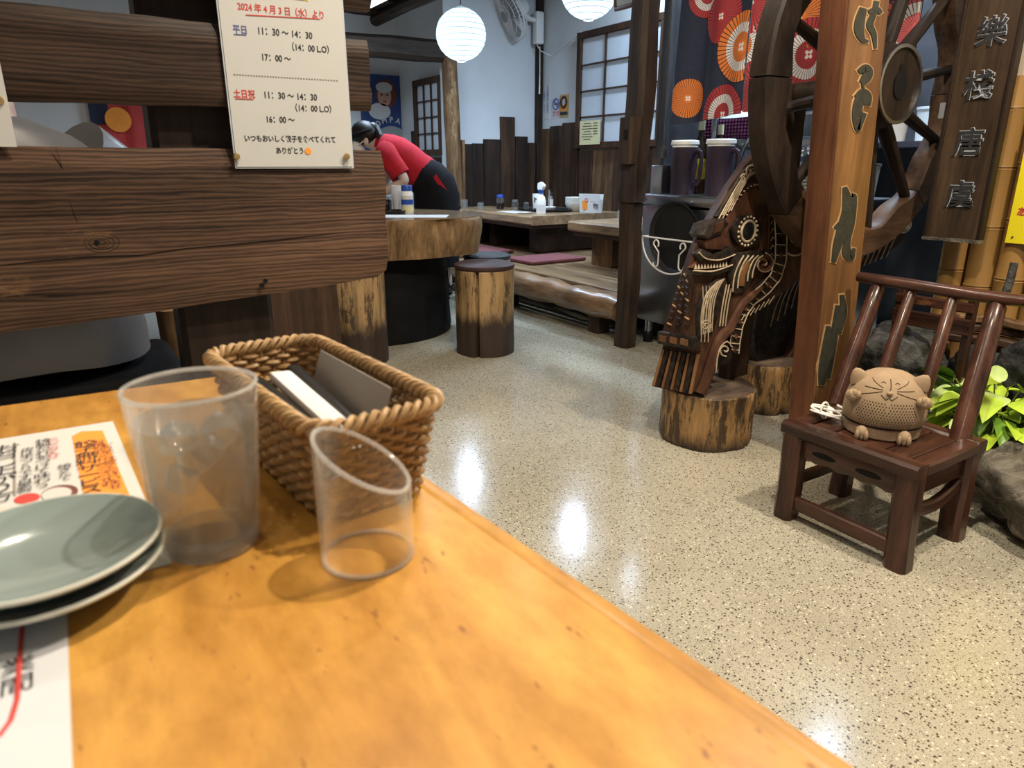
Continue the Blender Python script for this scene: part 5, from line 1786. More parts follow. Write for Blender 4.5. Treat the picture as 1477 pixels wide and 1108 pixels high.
# chip-carved dashes up the front of the trunk
for r_ in range(9):
    f = (r_ + .5) / 9
    L0, R0 = D(957, 472, DB).lerp(D(984, 392, DB), f), D(1001, 472).lerp(D(994, 392), f)
    for c_ in range(3):
        a0, a1 = L0.lerp(R0, .12 + .3 * c_), L0.lerp(R0, .26 + .3 * c_)
        MB().tube([a0 + Vector((-.002, 0, .004)), a1 + Vector((-.002, 0, -.003))], .0032, 5).build('carved_dash', m['carved_black' if (r_ + c_) % 3 else 'routed_wood'], cv)
# crest lines and swirls
for k in range(5):
    line('carved_line', [(1034 + 4 * k, 312 - 2 * k), (1050 + 4 * k, 284 - 3 * k), (1064 + 4 * k, 262 - 3 * k), (1084 + 3 * k, 250 - 3 * k)], .0022, off=-.012)
spiral(1080, 246, 9, 1.3, 2.6, 1, .0028, off=-.013); spiral(1068, 256, 6, 1.2, 0, -1, .0024, off=-.013)
for k in range(13):
    f = k / 12
    u = 1040 + 60 * f; v = 318 - 52 * math.sin(f * 1.9)
    MB().ball(D(u, v) + Vector((0, -.010, 0)), (.005, .003, .003), 8, 6).build('bead', m['carve_line'], cv)
line('carved_line', [(1104, 240), (1106, 290), (1105, 350), (1104, 372)], .0034, 'carved_red', -.008)
line('carved_line', [(1128, 318), (1127, 348), (1132, 364), (1146, 368), (1160, 360)], .0036, off=-.008)
line('carved_line', [(1136, 332), (1138, 346), (1148, 352), (1147, 342), (1138, 336)], .0034, off=-.008)
line('carved_line', [(1146, 354), (1158, 352)], .0034, off=-.008)
for k in range(3):
    spiral(1298, 325, 16 - 4 * k, .9, -.8, 1, .0034, off=-.006)
for k in range(6):
    line('carved_line', [(1236 + 8 * k, 386 - 3 * k), (1250 + 9 * k, 352 - 4 * k), (1262 + 9 * k, 330)], .0026, off=-.006)
# fine contour lines following the outline, and little chip triangles
for off_ in (5, 9):
    line('carved_line', [(u + off_, v + off_ * .45) for u, v in Fp[8:14]], .0018, off=-.013)
for off_ in (7, 12, 17):
    line('carved_line', [(u + off_, v) for u, v in Fp[2:6]], .0018, off=-.013)
for k in range(9):
    f = k / 8
    u, v = 1110 + 3 * math.sin(f * 3), 285 + 95 * f
    MB().tube([D(u - 3, v + 3) + Vector((0, -.006, 0)), D(u, v - 3) + Vector((0, -.006, 0)), D(u + 3, v + 3) + Vector((0, -.006, 0))], .0016, 5).build('carved_chevron', m['carve_line'], cv)
for k in range(7):
    f = k / 6
    line('carved_line', [(1064 + 40 * f, 462 - 24 * f), (1070 + 42 * f, 452 - 26 * f)], .0018, off=-.014)
for k in range(5):
    line('carved_line', [(1086, 300 + 4 * k), (1092, 296 + 4 * k), (1099, 298 + 4 * k)], .0014, 'carved_black', -.010)
# second limb behind, over the far block
LB = 1.74
def plate2(name, pts, mat, y0, y1):
    return MB().prism([(D(u, v, LB).x, D(u, v, LB).z) for u, v in pts], LB - DY + y0, LB - DY + y1, 'xz', .006).build(name, m[mat], cv)
plate2('hind_limb', [(1092, 412), (1128, 392), (1180, 372), (1190, 420), (1160, 448), (1142, 470), (1128, 505), (1112, 530), (1086, 528), (1082, 480)], 'carved_black', -.02, .08)
plate2('hind_strip', [(1160, 448), (1172, 452), (1150, 480), (1138, 512), (1124, 532), (1112, 530), (1128, 505), (1142, 470)], 'carved_red', -.05, .07)
for k in range(6):
    line('carved_line', [(1104 + 10 * k, 470 - 9 * k), (1112 + 10 * k, 440 - 9 * k), (1126 + 9 * k, 412 - 6 * k)], .0022, off=-.024, yy=LB)
spiral(1143, 486, 11, 1.2, -.4, 1, .003, off=-.055, yy=LB)
# prop between block and carving
MB().rough_box(Vector((2.02, 1.645, .335)) - Vector((1.95, DY, .2)), (.115, .05, .27), 'z', 4, .003, 6, .006).build('prop_board', m['wainscot'], cv)

# ================================================================== CART WHEEL
WC = Vector((2.318, 1.455, 1.19))
wh = thing('cart_wheel', 'old wooden cart wheel standing upright behind the carved sign post', 'wheel', tuple(WC))
RO, RI, TH = .555, .455, .075
nf = 8
for k in range(nf):
    a0, a1 = 2 * PI * k / nf + .004, 2 * PI * (k + 1) / nf - .004
    mb = MB()
    st_ = 14
    rows = []
    for i in range(st_ + 1):
        a_ = a0 + (a1 - a0) * i / st_
        ri = RI - .012 * math.cos((a_ * 12)) + .004 * noise.noise((a_ * 6, k, 0))
        ro = RO + .003 * noise.noise((a_ * 5, k, 7))
        row = []
        for (r_, y_) in ((ri + .006, -TH / 2), (ro - .008, -TH / 2), (ro, -TH / 2 + .008), (ro, TH / 2 - .008), (ro - .008, TH / 2), (ri + .006, TH / 2), (ri, TH / 2 - .01), (ri, -TH / 2 + .01)):
            row.append(mb.bm.verts.new((r_ * math.cos(a_), y_, r_ * math.sin(a_))))
        rows.append(row)
    for A, B in zip(rows, rows[1:]):
        for q in range(8):
            mb.bm.faces.new((A[q], A[(q + 1) % 8], B[(q + 1) % 8], B[q]))
    mb.bm.faces.new(rows[0]); mb.bm.faces.new(rows[-1][::-1])
    mb.build('felloe', m['wheel_worn' if k in (5, 6, 7, 0) else 'wheel_wood'], wh, angle=40)
ns = 12
sp_me = None
for k in range(ns):
    a_ = 2 * PI * (k + .35) / ns
    d_ = Vector((math.cos(a_), 0, math.sin(a_)))
    p0, p1 = d_ * .10, d_ * (RI + .02)
    if sp_me is None:
        base = MB().tube([(0, 0, .09), (0, 0, .2), (0, 0, .34), (0, 0, RI + .03)], [.026, .027, .023, .019], 10, flat=.75)
        sp_me = base.mesh('spoke', m['wheel_wood'])
    o = bpy.data.objects.new('spoke', sp_me)
    C.objects.link(o)
    o.parent = wh
    o.location = (0, -.01, 0)
    o.rotation_euler = (0, PI / 2 - a_, 0)
mb = MB().lathe([(0, -.06), (.125, -.06), (.13, -.03), (.135, 0), (.13, .055), (.118, .08), (.118, .10), (0, .10)], 40)
for v in mb.bm.verts:
    v.co = Vector((v.co.x, -v.co.z, v.co.y))
mb.build('hub', m['wheel_wood'], wh)
mb = MB().lathe([(.108, .099), (.108, .108), (.118, .108), (.118, .099)], 40, close=True)
for v in mb.bm.verts:
    v.co = Vector((v.co.x, -v.co.z, v.co.y))
mb.build('hub_band', m['steel_dark'], wh)
mb = MB().lathe([(0, .1), (.03, .1), (.034, .104), (0, .104)], 24, fn=lambda a, r, z: (r * math.cos(a), r * 1.25 * math.sin(a) + (.018 if math.sin(a) > .95 else 0), z))
for v in mb.bm.verts:
    v.co = Vector((v.co.x, -v.co.z, v.co.y))
mb.build('axle_hole', m['table_drum'], wh)
MB().cyl((0, .055, 0), (0, .30, 0), .04, n=16).build('axle', m['wheel_wood'], wh)
MB().rough_box((0, .30, -.480), (.12, .07, 1.018), 'z', 8, .004, 5, .008).build('axle_stand', m['post_dark_z'], wh)

# ================================================================== CARVED SIGN POST  (it leans a little towards the walkway)
PY = 1.27
sp = thing('carved_sign_post', 'tall orange-brown sign post with carved black characters', 'sign post', (2.03, PY + .045, 0))
LEAN = -.075          # shift in x per metre of height
pw_, pt_ = .185, .088
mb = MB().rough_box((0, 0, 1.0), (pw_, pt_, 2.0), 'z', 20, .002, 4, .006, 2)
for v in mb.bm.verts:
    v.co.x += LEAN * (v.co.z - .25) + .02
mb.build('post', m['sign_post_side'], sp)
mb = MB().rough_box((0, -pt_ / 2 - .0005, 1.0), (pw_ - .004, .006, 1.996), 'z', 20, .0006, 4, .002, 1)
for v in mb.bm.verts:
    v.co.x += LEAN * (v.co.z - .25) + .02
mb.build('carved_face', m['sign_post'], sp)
def post_pt(u, v):
    p = ony(u, v, PY)
    return Vector((p.x - 2.03, -pt_ / 2, p.z))
GI = [0]
def glyph(stroke_px, name='carved_stroke'):
    GI[0] = (GI[0] + 1) % 5
    """carved brush stroke: a dark body inside a pale routed border, from (u, v, half-width px) points"""
    P_ = [Vector(q) for q in stroke_px]
    k = len(P_)
    fine = []
    for i in range(k - 1):
        p0, p1, p2, p3 = P_[max(i - 1, 0)], P_[i], P_[i + 1], P_[min(i + 2, k - 1)]
        for q in range(5):
            f = q / 5
            fine.append(.5 * ((2 * p1) + (p2 - p0) * f + (2 * p0 - 5 * p1 + 4 * p2 - p3) * f * f + (3 * p1 - p0 - 3 * p2 + p3) * f ** 3))
    fine.append(P_[-1])
    for grow, mat, dy, nm in ((2.0, 'routed_wood', -.0042, 'routed_edge'), (0, 'carved_ink', -.0066, name)):
        mb = MB()
        rows = []
        pts = [q.copy() for q in fine]
        if grow:
            t0, t1 = (pts[0] - pts[1]), (pts[-1] - pts[-2])
            t0.z = t1.z = 0
            pts = [pts[0] + t0.normalized() * grow] + pts + [pts[-1] + t1.normalized() * grow]
        for i, q in enumerate(pts):
            a0, a1 = pts[max(i - 1, 0)], pts[min(i + 1, len(pts) - 1)]
            tx, ty = a1.x - a0.x, a1.y - a0.y
            h_ = math.hypot(tx, ty) or 1
            w_ = max(q.z, .4) + grow
            A = post_pt(q.x - ty / h_ * w_, q.y + tx / h_ * w_); B = post_pt(q.x + ty / h_ * w_, q.y - tx / h_ * w_)
            rows.append([mb.bm.verts.new((p.x, -pt_ / 2 + d_ - (GI[0] * .0003 if d_ else 0), p.z)) for p, d_ in ((A, 0), (A, dy), (B, dy), (B, 0))])
        for A, B in zip(rows, rows[1:]):
            for j in range(3):
                mb.bm.faces.new((A[j], A[j + 1], B[j + 1], B[j]))
        mb.bm.faces.new(rows[0]); mb.bm.faces.new(rows[-1][::-1])
        mb.build(nm, m[mat], sp, angle=0)
# characters as brush strokes, top to bottom (the first one runs out of the picture)
for s_ in ([(1243, 12, 5), (1238, 30, 7), (1237, 45, 7), (1242, 58, 4), (1250, 60, 2)], [(1262, 2, 4), (1258, 20, 4), (1252, 36, 5), (1258, 50, 4), (1260, 70, 2)], [(1250, 18, 3), (1262, 14, 4), (1268, 20, 3)], [(1245, -12, 4), (1262, -14, 4)],
           # 子
           [(1236, 104, 3), (1246, 99, 6), (1251, 104, 6), (1247, 113, 7), (1240, 120, 4)], [(1242, 121, 2), (1243, 132, 2)],
           [(1231, 140, 2), (1242, 134, 6), (1249, 140, 6), (1248, 152, 5)], [(1240, 134, 5), (1235, 152, 7), (1233, 172, 6), (1235, 188, 3), (1240, 176, 3), (1244, 163, 4)],
           # 丸 (lower part hidden by the chair back)
           [(1216, 270, 3), (1219, 285, 6), (1218, 305, 6), (1212, 330, 7), (1205, 355, 6), (1200, 378, 3)], [(1203, 330, 3), (1212, 322, 5), (1224, 312, 6), (1229, 285, 5), (1228, 282, 2)], [(1229, 290, 5), (1226, 320, 5), (1220, 345, 5), (1219, 366, 6), (1226, 372, 4), (1230, 358, 2)],
           [(1193, 470, 3), (1190, 500, 6), (1186, 530, 7), (1183, 555, 4)], [(1206, 440, 3), (1203, 470, 5), (1196, 510, 6), (1190, 545, 5)], [(1212, 425, 3), (1214, 450, 5), (1207, 480, 4)]):
    glyph(s_)

# ================================================================== DARK HANGING BOARD, BAMBOO FENCE, GARDEN
structure(MB().rough_box((2.97, 1.36, 1.0), (.10, .12, 2.0), 'z', 12, .006, 4, .01).build('trim_5', m['wainscot_black']), 'black upright post between wheel and bamboo')
sb = thing('hanging_sign_board', 'dark hanging board with four carved characters', 'sign', (2.585, 1.243, .705))
MB().rough_box((.012, 0, .50), (.028, .170, 1.0), 'z', 14, .0015, 5, .004, 2).build('board', m['sign_dark'], sb)
for s_ in (-1, 1):
    MB().rough_box((.010, s_ * .088, .50), (.034, .012, 1.0), 'z', 10, .001, 5, .003, 1).build('edge_strip', m['wainscot_black'], sb)
MB().box((.010, 0, -.004), (.034, .19, .012)).build('bottom_strip', m['rock_brown'], sb)
for ch, u_, v_ in (('樂', 1431, 48), ('棧', 1412, 126), ('唐', 1398, 208), ('虞', 1385, 283)):
    p = onx(u_, v_, 2.583)
    lettering(ch, .092, m['picture_pale'], sb, (-.0035, p.y - 1.243, p.z - .705), FACE_NX, ext=.001, bold=.0022, name='character_edge')
    lettering(ch, .092, m['ink'], sb, (-.0060, p.y - 1.243, p.z - .705), FACE_NX, ext=.002, bold=.0004, name='character')
MB().box((.028, .115, .42), (.016, .02, .05)).build('bracket', m['picture_pale'], sb)


def bamboo(y, r, z0, z1, label):
    t = thing('bamboo_pole', label, 'bamboo pole', (2.70 + r, y, z0), group='bamboo poles along the garden wall')
    prof = [(0, 0)]
    nodes = []
    z = -random.random() * .10
    while z < z1 - z0:
        z += .17 + .05 * random.random()
        nodes.append(z)
    zs = sorted([0, z1 - z0] + [q for n_ in nodes if .02 < n_ < z1 - z0 - .02 for q in (n_ - .012, n_ - .004, n_, n_ + .004, n_ + .012)])
    for q in zs:
        near = min(abs(q - n_) for n_ in nodes)
        rr = r * (1.0 if near > .009 else (1.05 if near > .002 else .965))
        prof.append((rr, q))
    prof.append((0, z1 - z0))
    MB().lathe(prof, 22).build('culm', m['bamboo_pole'], t)
    for n_ in nodes:
        if .02 < n_ < z1 - z0 - .02:
            MB().lathe([(r * .99, n_ - .0022), (r * 1.012, n_), (r * .99, n_ + .0022)], 22).build('node', m['bamboo_node'], t)


ordn = ('first', 'second', 'third', 'fourth', 'fifth', 'sixth', 'seventh', 'eighth', 'ninth', 'tenth')
y = 1.335
for k in range(10):
    r = .046 + .003 * ((k * 7) % 3 - 1)
    bamboo(y - r, r, .24, 1.215 + .01 * (k % 3), ordn[k] + ' bamboo pole from the wheel side of the garden wall')
    y -= 2 * r + .004
ys = thing('yellow_notice', 'bright yellow notice with red writing on the bamboo poles', 'notice', (2.688, .93, .78))
a_, b_ = onx(1449, 350, 2.685), onx(1467, 188, 2.685)
MB().box((0, (a_.y - .93) - .15, (a_.z + b_.z) / 2 - .78), (.004, .30, abs(b_.z - a_.z))).build('sheet', m['sign_yellow'], ys, angle=0)
p = onx(1474, 306, 2.685)
lettering('あ', .03, m['ink_red'], ys, (-.0035, p.y - .93, p.z - .78), FACE_NX, bold=.0008)
lettering('ります', .03, m['ink_red'], ys, (-.0035, p.y - .93 - .065, p.z - .78), FACE_NX, bold=.0008)
MB().cyl((-.003, a_.y - .93 - .02, a_.z - .78 + .02), (-.005, a_.y - .93 - .02, a_.z - .78 + .02), .003, n=8).build('pin', m['ink'], ys)

# garden bed
gb = MB().grid(lambda i, j: (2.19 + .57 * i, -.25 + 1.62 * j, .05 + .17 * min(1, i * 1.6) + .02 * noise.noise((i * 4, j * 9, 2))), 18, 34)
o = gb.build('garden_bed', m['gravel_grey'])
tag(o, 'grey gravel bed rising to the bamboo poles', 'garden bed', kind='stuff')


def rock(label, c, r, mat, seed, amp=.28, freq=2.2, name='boulder'):
    mb = MB()
    bmesh.ops.create_icosphere(mb.bm, subdivisions=5, radius=1.0)
    for v in mb.bm.verts:
        d = v.co.normalized()
        k = 1 + amp * noise.noise(d * freq * .6 + Vector((seed, seed * .7, 0))) + amp * .35 * noise.noise(d * freq * 2 + Vector((0, seed, seed))) + amp * .12 * noise.noise(d * freq * 6 + Vector((seed, 0, seed)))
        q = d * k
        q.z = max(q.z, -.75)
        v.co = Vector((q.x * r[0], q.y * r[1], q.z * r[2]))
    o = mb.build(name, m[mat], angle=60)
    o.location = c
    return tag(o, label, 'rock', 'rocks of the indoor garden')


rock('large brown veined boulder on the floor beside the small chair', (2.13, .55, .115), (.20, .27, .145), 'rock_brown', 3.1)
rock('grey boulder between the sign post and the chair back', (2.40, 1.24, .29), (.16, .14, .15), 'rock_grey', 7.7)
rock('low grey stone at the foot of the sign post', (2.16, 1.14, .12), (.10, .10, .14), 'rock_grey', 5.2)
rock('dark boulder behind the lime green plant', (2.50, .78, .31), (.14, .20, .17), 'rock_dark', 9.4)
rock('dark ribbed stone at the right edge of the picture', (2.36, .47, .32), (.11, .10, .15), 'rock_dark', 1.8)
rock('small dark stone below the driftwood', (2.48, 1.02, .30), (.10, .09, .10), 'rock_dark', 4.4)

# driftwood pieces and the weathered stick behind the chair
for k, (c_, d_, rz, lab) in enumerate((((2.47, 1.04, .405), (.26, .06, .028), -1.2, 'split piece of driftwood lying lowest in the bamboo corner'), ((2.50, 1.03, .437), (.24, .055, .026), -1.0, 'split piece of driftwood lying in the middle of the pile'), ((2.49, 1.03, .467), (.20, .05, .024), -1.35, 'pale split piece of driftwood on top of the pile'))):
    o = MB().rough_box((0, 0, 0), d_, 'x', 8, .008, 12, .006).build('driftwood', m['wainscot_worn' if k == 2 else 'wainscot'])
    o.location = c_; o.rotation_euler = (0, .05, rz)
    tag(o, lab, 'driftwood', 'driftwood behind the chair')
o = MB().tube([(2.42, .985, .30), (2.43, 1.00, .42), (2.455, .985, .60), (2.46, .985, .66)], [.014, .013, .012, .011], 10).jitter(.004, 18).build('weathered_stick', m['rock_grey'])
tag(o, 'grey weathered stick leaning behind the chair back', 'stick')
o = MB().tube([(2.50, .93, .675), (2.49, .86, .66), (2.50, .78, .635)], [.02, .022, .018], 10).build('bamboo_stub', m['bamboo_pole'])
tag(o, 'short cut bamboo stub at the right end of the chair rail', 'bamboo')
for k, (x, y, z) in enumerate(((2.52, .90, .0), (2.55, 1.25, .0))):
    pass
o = thing('wooden_frame', 'dark wooden rack rails seen between the chair slats', 'rack', (2.30, 1.12, 0))
for z_ in (.47, .53):
    MB().rough_box((0, 0, z_), (.02, .24, .03 if z_ > .5 else .05), 'y', 5, .002, 8, .004).build('rail', m['chair_red_y'], o)
for y_ in (-.11, .11):
    MB().rough_box((.012, y_, .36), (.025, .025, .40), 'z', 5, .002, 8, .004).build('upright', m['chair_red'], o)

# lime plant
pl = thing('pothos_plant', 'lime green leafy plant growing between chair and boulder', 'plant', (2.24, .86, .14))
def leaf(base, direc, L_, W_, curl, mat, twist=0.0):
    direc = Vector(direc).normalized()
    side = direc.cross(Vector((0, 0, 1)))
    if side.length < .1:
        side = Vector((1, 0, 0))
    side.normalize()
    side = Matrix.Rotation(twist, 3, direc) @ side
    up = side.cross(direc)
    def f(i, j):
        w = W_ * (math.sin(PI * min(1, i ** .62)) ** .8 if 0 < i < 1 else 0) * (1 - .25 * i)
        s_ = (j - .5) * 2
        return Vector(base) + direc * (L_ * i - curl * L_ * i * i * .3) + side * (w * s_ * .5) + up * (abs(s_) * w * .16) - Vector((0, 0, 1)) * (curl * L_ * i * i)
    MB().grid(f, 10, 4).build('leaf', m[mat], pl, angle=80)
random.seed(21)
for k in range(74):
    a_ = random.random() * 2 * PI if k < 46 else random.uniform(PI * .75, PI * 1.45)
    rad = .02 + .13 * random.random() if k < 46 else random.uniform(.07, .17)
    hgt = .06 + .17 * random.random() * (1 - rad * 2.0)
    bx_, by_ = rad * .9 * math.cos(a_), rad * 1.15 * math.sin(a_)
    el = random.uniform(.1, .9)
    tip = Vector((bx_, by_, hgt))
    MB().tube([(bx_ * .2, by_ * .2, -.01), (bx_ * .6, by_ * .6, hgt * .7), tuple(tip)], .0022, 5).build('stem', m['stem_green'], pl)
    leaf(tip, (math.cos(a_) - .35, math.sin(a_) - .15, el - .25 - (.5 if k >= 46 else 0)), random.uniform(.08, .125), random.uniform(.05, .075), random.uniform(.1, .5), random.choice(['leaf_lime', 'leaf_lime', 'leaf_lime', 'leaf_green', 'leaf_pale']), random.uniform(-.7, .7))
leaf(Vector((.0, .055, .17)), (.05, .02, 1), .12, .055, .02, 'leaf_pale', .8)

# ================================================================== SMALL RED CHAIR WITH THE CLAY CAT
ch = thing('low_chair', 'low dark red wooden chair with a slanted slat back', 'chair', (1.73, .915, 0))
def CP(x, y, z):
    return (x - 1.73, y - .915, z)
SX0, SX1, SY0, SY1, SH = 1.575, 1.905, .735, 1.105, .275
def leg(x, y, lean=(0, 0)):
    mb = MB().rough_box(CP(x, y, .1325), (.056, .056, .265), 'z', 6, .003, 9, .016, 2)
    for v in mb.bm.verts:
        f = 1 - v.co.z / .27
        v.co.x += lean[0] * f; v.co.y += lean[1] * f
    mb.build('leg', m['chair_red'], ch)
leg(1.607, 1.075, (-.010, -.004)); leg(1.610, .765, (-.005, -.012)); leg(1.872, .768, (-.0, -.008)); leg(1.868, 1.075, (-.01, -.0))
# seat frame and boards
MB().rough_box(CP(1.603, .92, .262), (.054, .37, .038), 'y', 10, .002, 9, .012).build('front_rail', m['chair_red_y'], ch)
MB().rough_box(CP(1.882, .92, .262), (.05, .37, .038), 'y', 10, .002, 9, .012).build('rear_rail', m['chair_red_y'], ch)
for y_ in (.757, 1.083):
    MB().rough_box(CP(1.742, y_, .262), (.235, .046, .036), 'x', 8, .002, 9, .010).build('side_rail', m['chair_red_x'], ch)
for k in range(4):
    MB().rough_box(CP(1.744, .817 + .068 * k, .266), (.232, .064, .016), 'x', 6, .001, 9, .003).build('seat_board', m['chair_red_x'], ch)
# carved apron below the front rail with two lens-shaped cut-outs
aw = .26
def apron_poly():
    top = [(-aw / 2, 0), (aw / 2, 0)]
    bot = []
    for i in range(25):
        x = aw / 2 - aw * i / 24
        bot.append((x, -.056 + .003 * math.sin(i * .52 * 2)))
    return top + bot
MB().prism([(p[0] + .005, p[1] + .243) for p in apron_poly()], CP(1.597, 0, 0)[0], CP(1.613, 0, 0)[0], 'yz', .002).build('front_apron', m['chair_red_y'], ch)
for s_ in (-1, 1):
    pts = [(s_ * .062 + .034 * math.cos(a_), .212 + (.009 if math.sin(a_) > 0 else .006) * math.sin(a_)) for a_ in [2 * PI * k / 20 for k in range(20)]]
    MB().prism([(p[0] + .005, p[1]) for p in pts], CP(1.5955, 0, 0)[0], CP(1.60, 0, 0)[0], 'yz').build('apron_cutout', m['table_drum'], ch)
MB().rough_box(CP(1.742, .765, .205), (.20, .016, .05), 'x', 5, .001, 9, .004).build('side_apron', m['chair_red_x'], ch)
MB().rough_box(CP(1.742, 1.078, .205), (.20, .016, .05), 'x', 5, .001, 9, .004).build('side_apron', m['chair_red_x'], ch)
# stretchers
MB().rough_box(CP(1.598, .915, .052), (.020, .28, .040), 'y', 8, .002, 9, .005).build('front_stretcher', m['chair_red_y'], ch)
mb = MB().rough_box(CP(1.742, .762, .150), (.21, .022, .034), 'x', 8, .001, 9, .006)
for v in mb.bm.verts:
    v.co.z += .025 * (v.co.x / .1) ** 2 - .02
mb.build('side_stretcher', m['chair_red_x'], ch)
MB().rough_box(CP(1.742, 1.08, .10), (.21, .022, .034), 'x', 8, .001, 9, .006).build('side_stretcher', m['chair_red_x'], ch)
# slanted back
RX, RZc = 2.055, .612
for y0_, y1_, r_ in ((1.135, 1.172, .023), (.785, .842, .0245)):
    a_, b_ = Vector(CP(1.865, y0_, .262)), Vector(CP(RX + .005, y1_, RZc - .012))
    MB().tube([a_, a_.lerp(b_, .3), a_.lerp(b_, .8), a_.lerp(b_, .97), b_ + (b_ - a_) * .02], [r_, r_ * 1.08, r_ * 1.0, r_ * .9, r_ * .45], 12).build('back_post', m['chair_red'], ch)
for y0_, y1_ in ((1.035, 1.070), (.905, .955)):
    a_, b_ = Vector(CP(1.88, y0_, .270)), Vector(CP(RX + .005, y1_, RZc - .012))
    MB().tube([a_, a_.lerp(b_, .5), a_.lerp(b_, .95), b_ + (b_ - a_) * .02], [.015, .018, .0165, .008], 12).build('back_slat', m['chair_red'], ch)
MB().tube([CP(RX, 1.235, RZc + .006), CP(RX, 1.1, RZc + .004), CP(RX, .9, RZc), CP(RX, .74, RZc + .004)], [.0155, .0175, .0175, .016], 12).build('top_rail', m['chair_red_y'], ch)

# clay cat
ct = thing('clay_cat', 'round tan clay cat with pierced belly sitting on the low chair', 'ornament', (1.745, .925, .2745), math.radians(-57))
R_ = .097
def dome(a, r, z):
    return (r * math.cos(a), r * math.sin(a) * .94, z)
prof = [(0, 0), (R_ * .86, 0), (R_ * .93, .006), (R_ * .95, .03), (R_ * .955, .036), (R_ * 1.0, .042), (R_ * 1.02, .065), (R_ * 1.0, .09), (R_ * .93, .115), (R_ * .82, .136), (R_ * .66, .152), (R_ * .45, .164), (R_ * .2, .17), (0, .171)]
MB().lathe(prof, 48, fn=dome).build('body', m['terracotta'], ct)
def on_dome(az, z, out=0.0):
    """point on the shell: azimuth from the front (-y) in radians, height z"""
    for (r0, z0), (r1, z1) in zip(prof[1:], prof[2:]):
        if z0 <= z <= z1 and z1 > z0:
            r = r0 + (r1 - r0) * (z - z0) / (z1 - z0)
            break
    else:
        r = .02
    r += out
    return Vector((r * math.sin(az), -r * math.cos(az) * .94, z))
for s_ in (-1, 1):
    e = MB().lathe([(.026, 0), (.020, .018), (.010, .032), (0, .038)], 14, fn=lambda a, r, z: (r * math.cos(a), r * .55 * math.sin(a), z))
    o = e.build('ear', m['terracotta'], ct); o.location = (s_ * .066, -.018, .138); o.rotation_euler = (.15, s_ * .45, 0)
    # upper paw
    c0 = on_dome(s_ * .92, .108, .010)
    MB().ball(c0, (.018, .018, .016), 14, 10).build('paw', m['terracotta'], ct)
    for k in range(3):
        MB().ball(c0 + Vector((s_ * -.004 + (k - 1) * .009 * 1.0, -.010, .008 - abs(k - 1) * .004)), (.007, .008, .011), 10, 8).build('toe', m['terracotta'], ct)
    # foot
    c0 = on_dome(s_ * .52, .014, .006)
    MB().ball(c0 + Vector((0, 0, .004)), (.016, .018, .018), 14, 10).build('foot', m['terracotta'], ct)
    for k in range(3):
        MB().ball(c0 + Vector(((k - 1) * .010, -.010, -.002)), (.0065, .008, .014), 10, 8).build('toe', m['terracotta'], ct)
    # whiskers and eyes
    for k in range(3):
        P_ = [on_dome(s_ * (.20 + .14 * q), .131 + .004 * (k - 1) * q + .004 * k, .0006) for q in range(5)]
        MB().tube(P_, .0009, 5).build('whisker', m['clay_dark'], ct)
    P_ = [on_dome(s_ * (.16 + .05 * q), .149 + .003 * math.sin(q * 1.0), .0004) for q in range(4)]
    MB().tube(P_, .0010, 5).build('eye', m['clay_dark'], ct)
    P_ = [on_dome(s_ * .07 * q, .118 - .005 * math.sin(q * 1.5), .0006) for q in range(4)]
    MB().tube(P_, .001, 5).build('mouth', m['clay_dark'], ct)
MB().ball(on_dome(0, .129, .003), (.0075, .006, .006), 12, 8).build('nose', m['terracotta'], ct)
MB().tube([on_dome(.02 * math.sin(q), .134 + .006 * q, .0006) for q in range(5)], .0010, 5).build('forehead_line', m['clay_dark'], ct)
mb = MB()
for r in range(9):
    z = .045 + .0072 * r
    for k in range(-11, 12):
        az = k * .075 + (.0375 if r % 2 else 0)
        if abs(az) < .82 - .05 * abs(r - 4) and not (abs(az) < .04 and r == 8):
            if z < .105 - (.03 if abs(az) < .03 else 0):
                p = on_dome(az, z, .0004)
                mb.ball(p, (.0016, .0016, .0016), 6, 4)
ho = mb.build('perforation', m['clay_dark'], ct)
ho['kind'] = 'stuff'
MB().lathe([(R_ * .958, .033), (R_ * .966, .0375), (R_ * .99, .040)], 48, fn=dome).build('base_seam', m['clay_dark'], ct)
# its white cord, bundled on the seat
co_ = thing('cable_bundle', 'bundled white cord beside the clay cat', 'cord', (1.69, 1.055, .282))
pts = []
for k in range(5):
    for q in range(16):
        a_ = 2 * PI * q / 16
        L_ = .036 + .003 * k
        pts.append((.012 * math.cos(a_) + .006 * k - .01, L_ * math.sin(a_), .008 + .006 * k + .010 * math.sin(a_ * .5 + k)))
MB().tube(pts, .0030, 6).build('coil', m['cord_white'], co_)
MB().tube([(.012, -.035, .006), (.035, -.055, .003), (.05, -.060, .004), (.052, -.048, .006), (.03, -.03, .006)], .0028, 6).build('lead', m['cord_white'], co_)
MB().tube([(.018 * math.cos(a_) , .003 * math.sin(a_), .022 + .022 * math.sin(a_)) for a_ in [2 * PI * q / 14 for q in range(14)]], .003, 6, closed=True).build('tie_loop', m['cord_white'], co_)

# ================================================================== OUR TABLE AND WHAT STANDS ON IT
TT = .73
tb = thing('dining_table', 'yellow varnished wooden table in the foreground', 'table', (-.2, .2, 0))
poly = [(.157, .782), (.232, -.1), (.272, -.6), (-1.0, -.6), (-1.0, .83)]
MB().prism([(x + .2, y - .2) for x, y in poly], TT - .035, TT, 'xy', .004).build('tabletop', m['table_yellow'], tb)
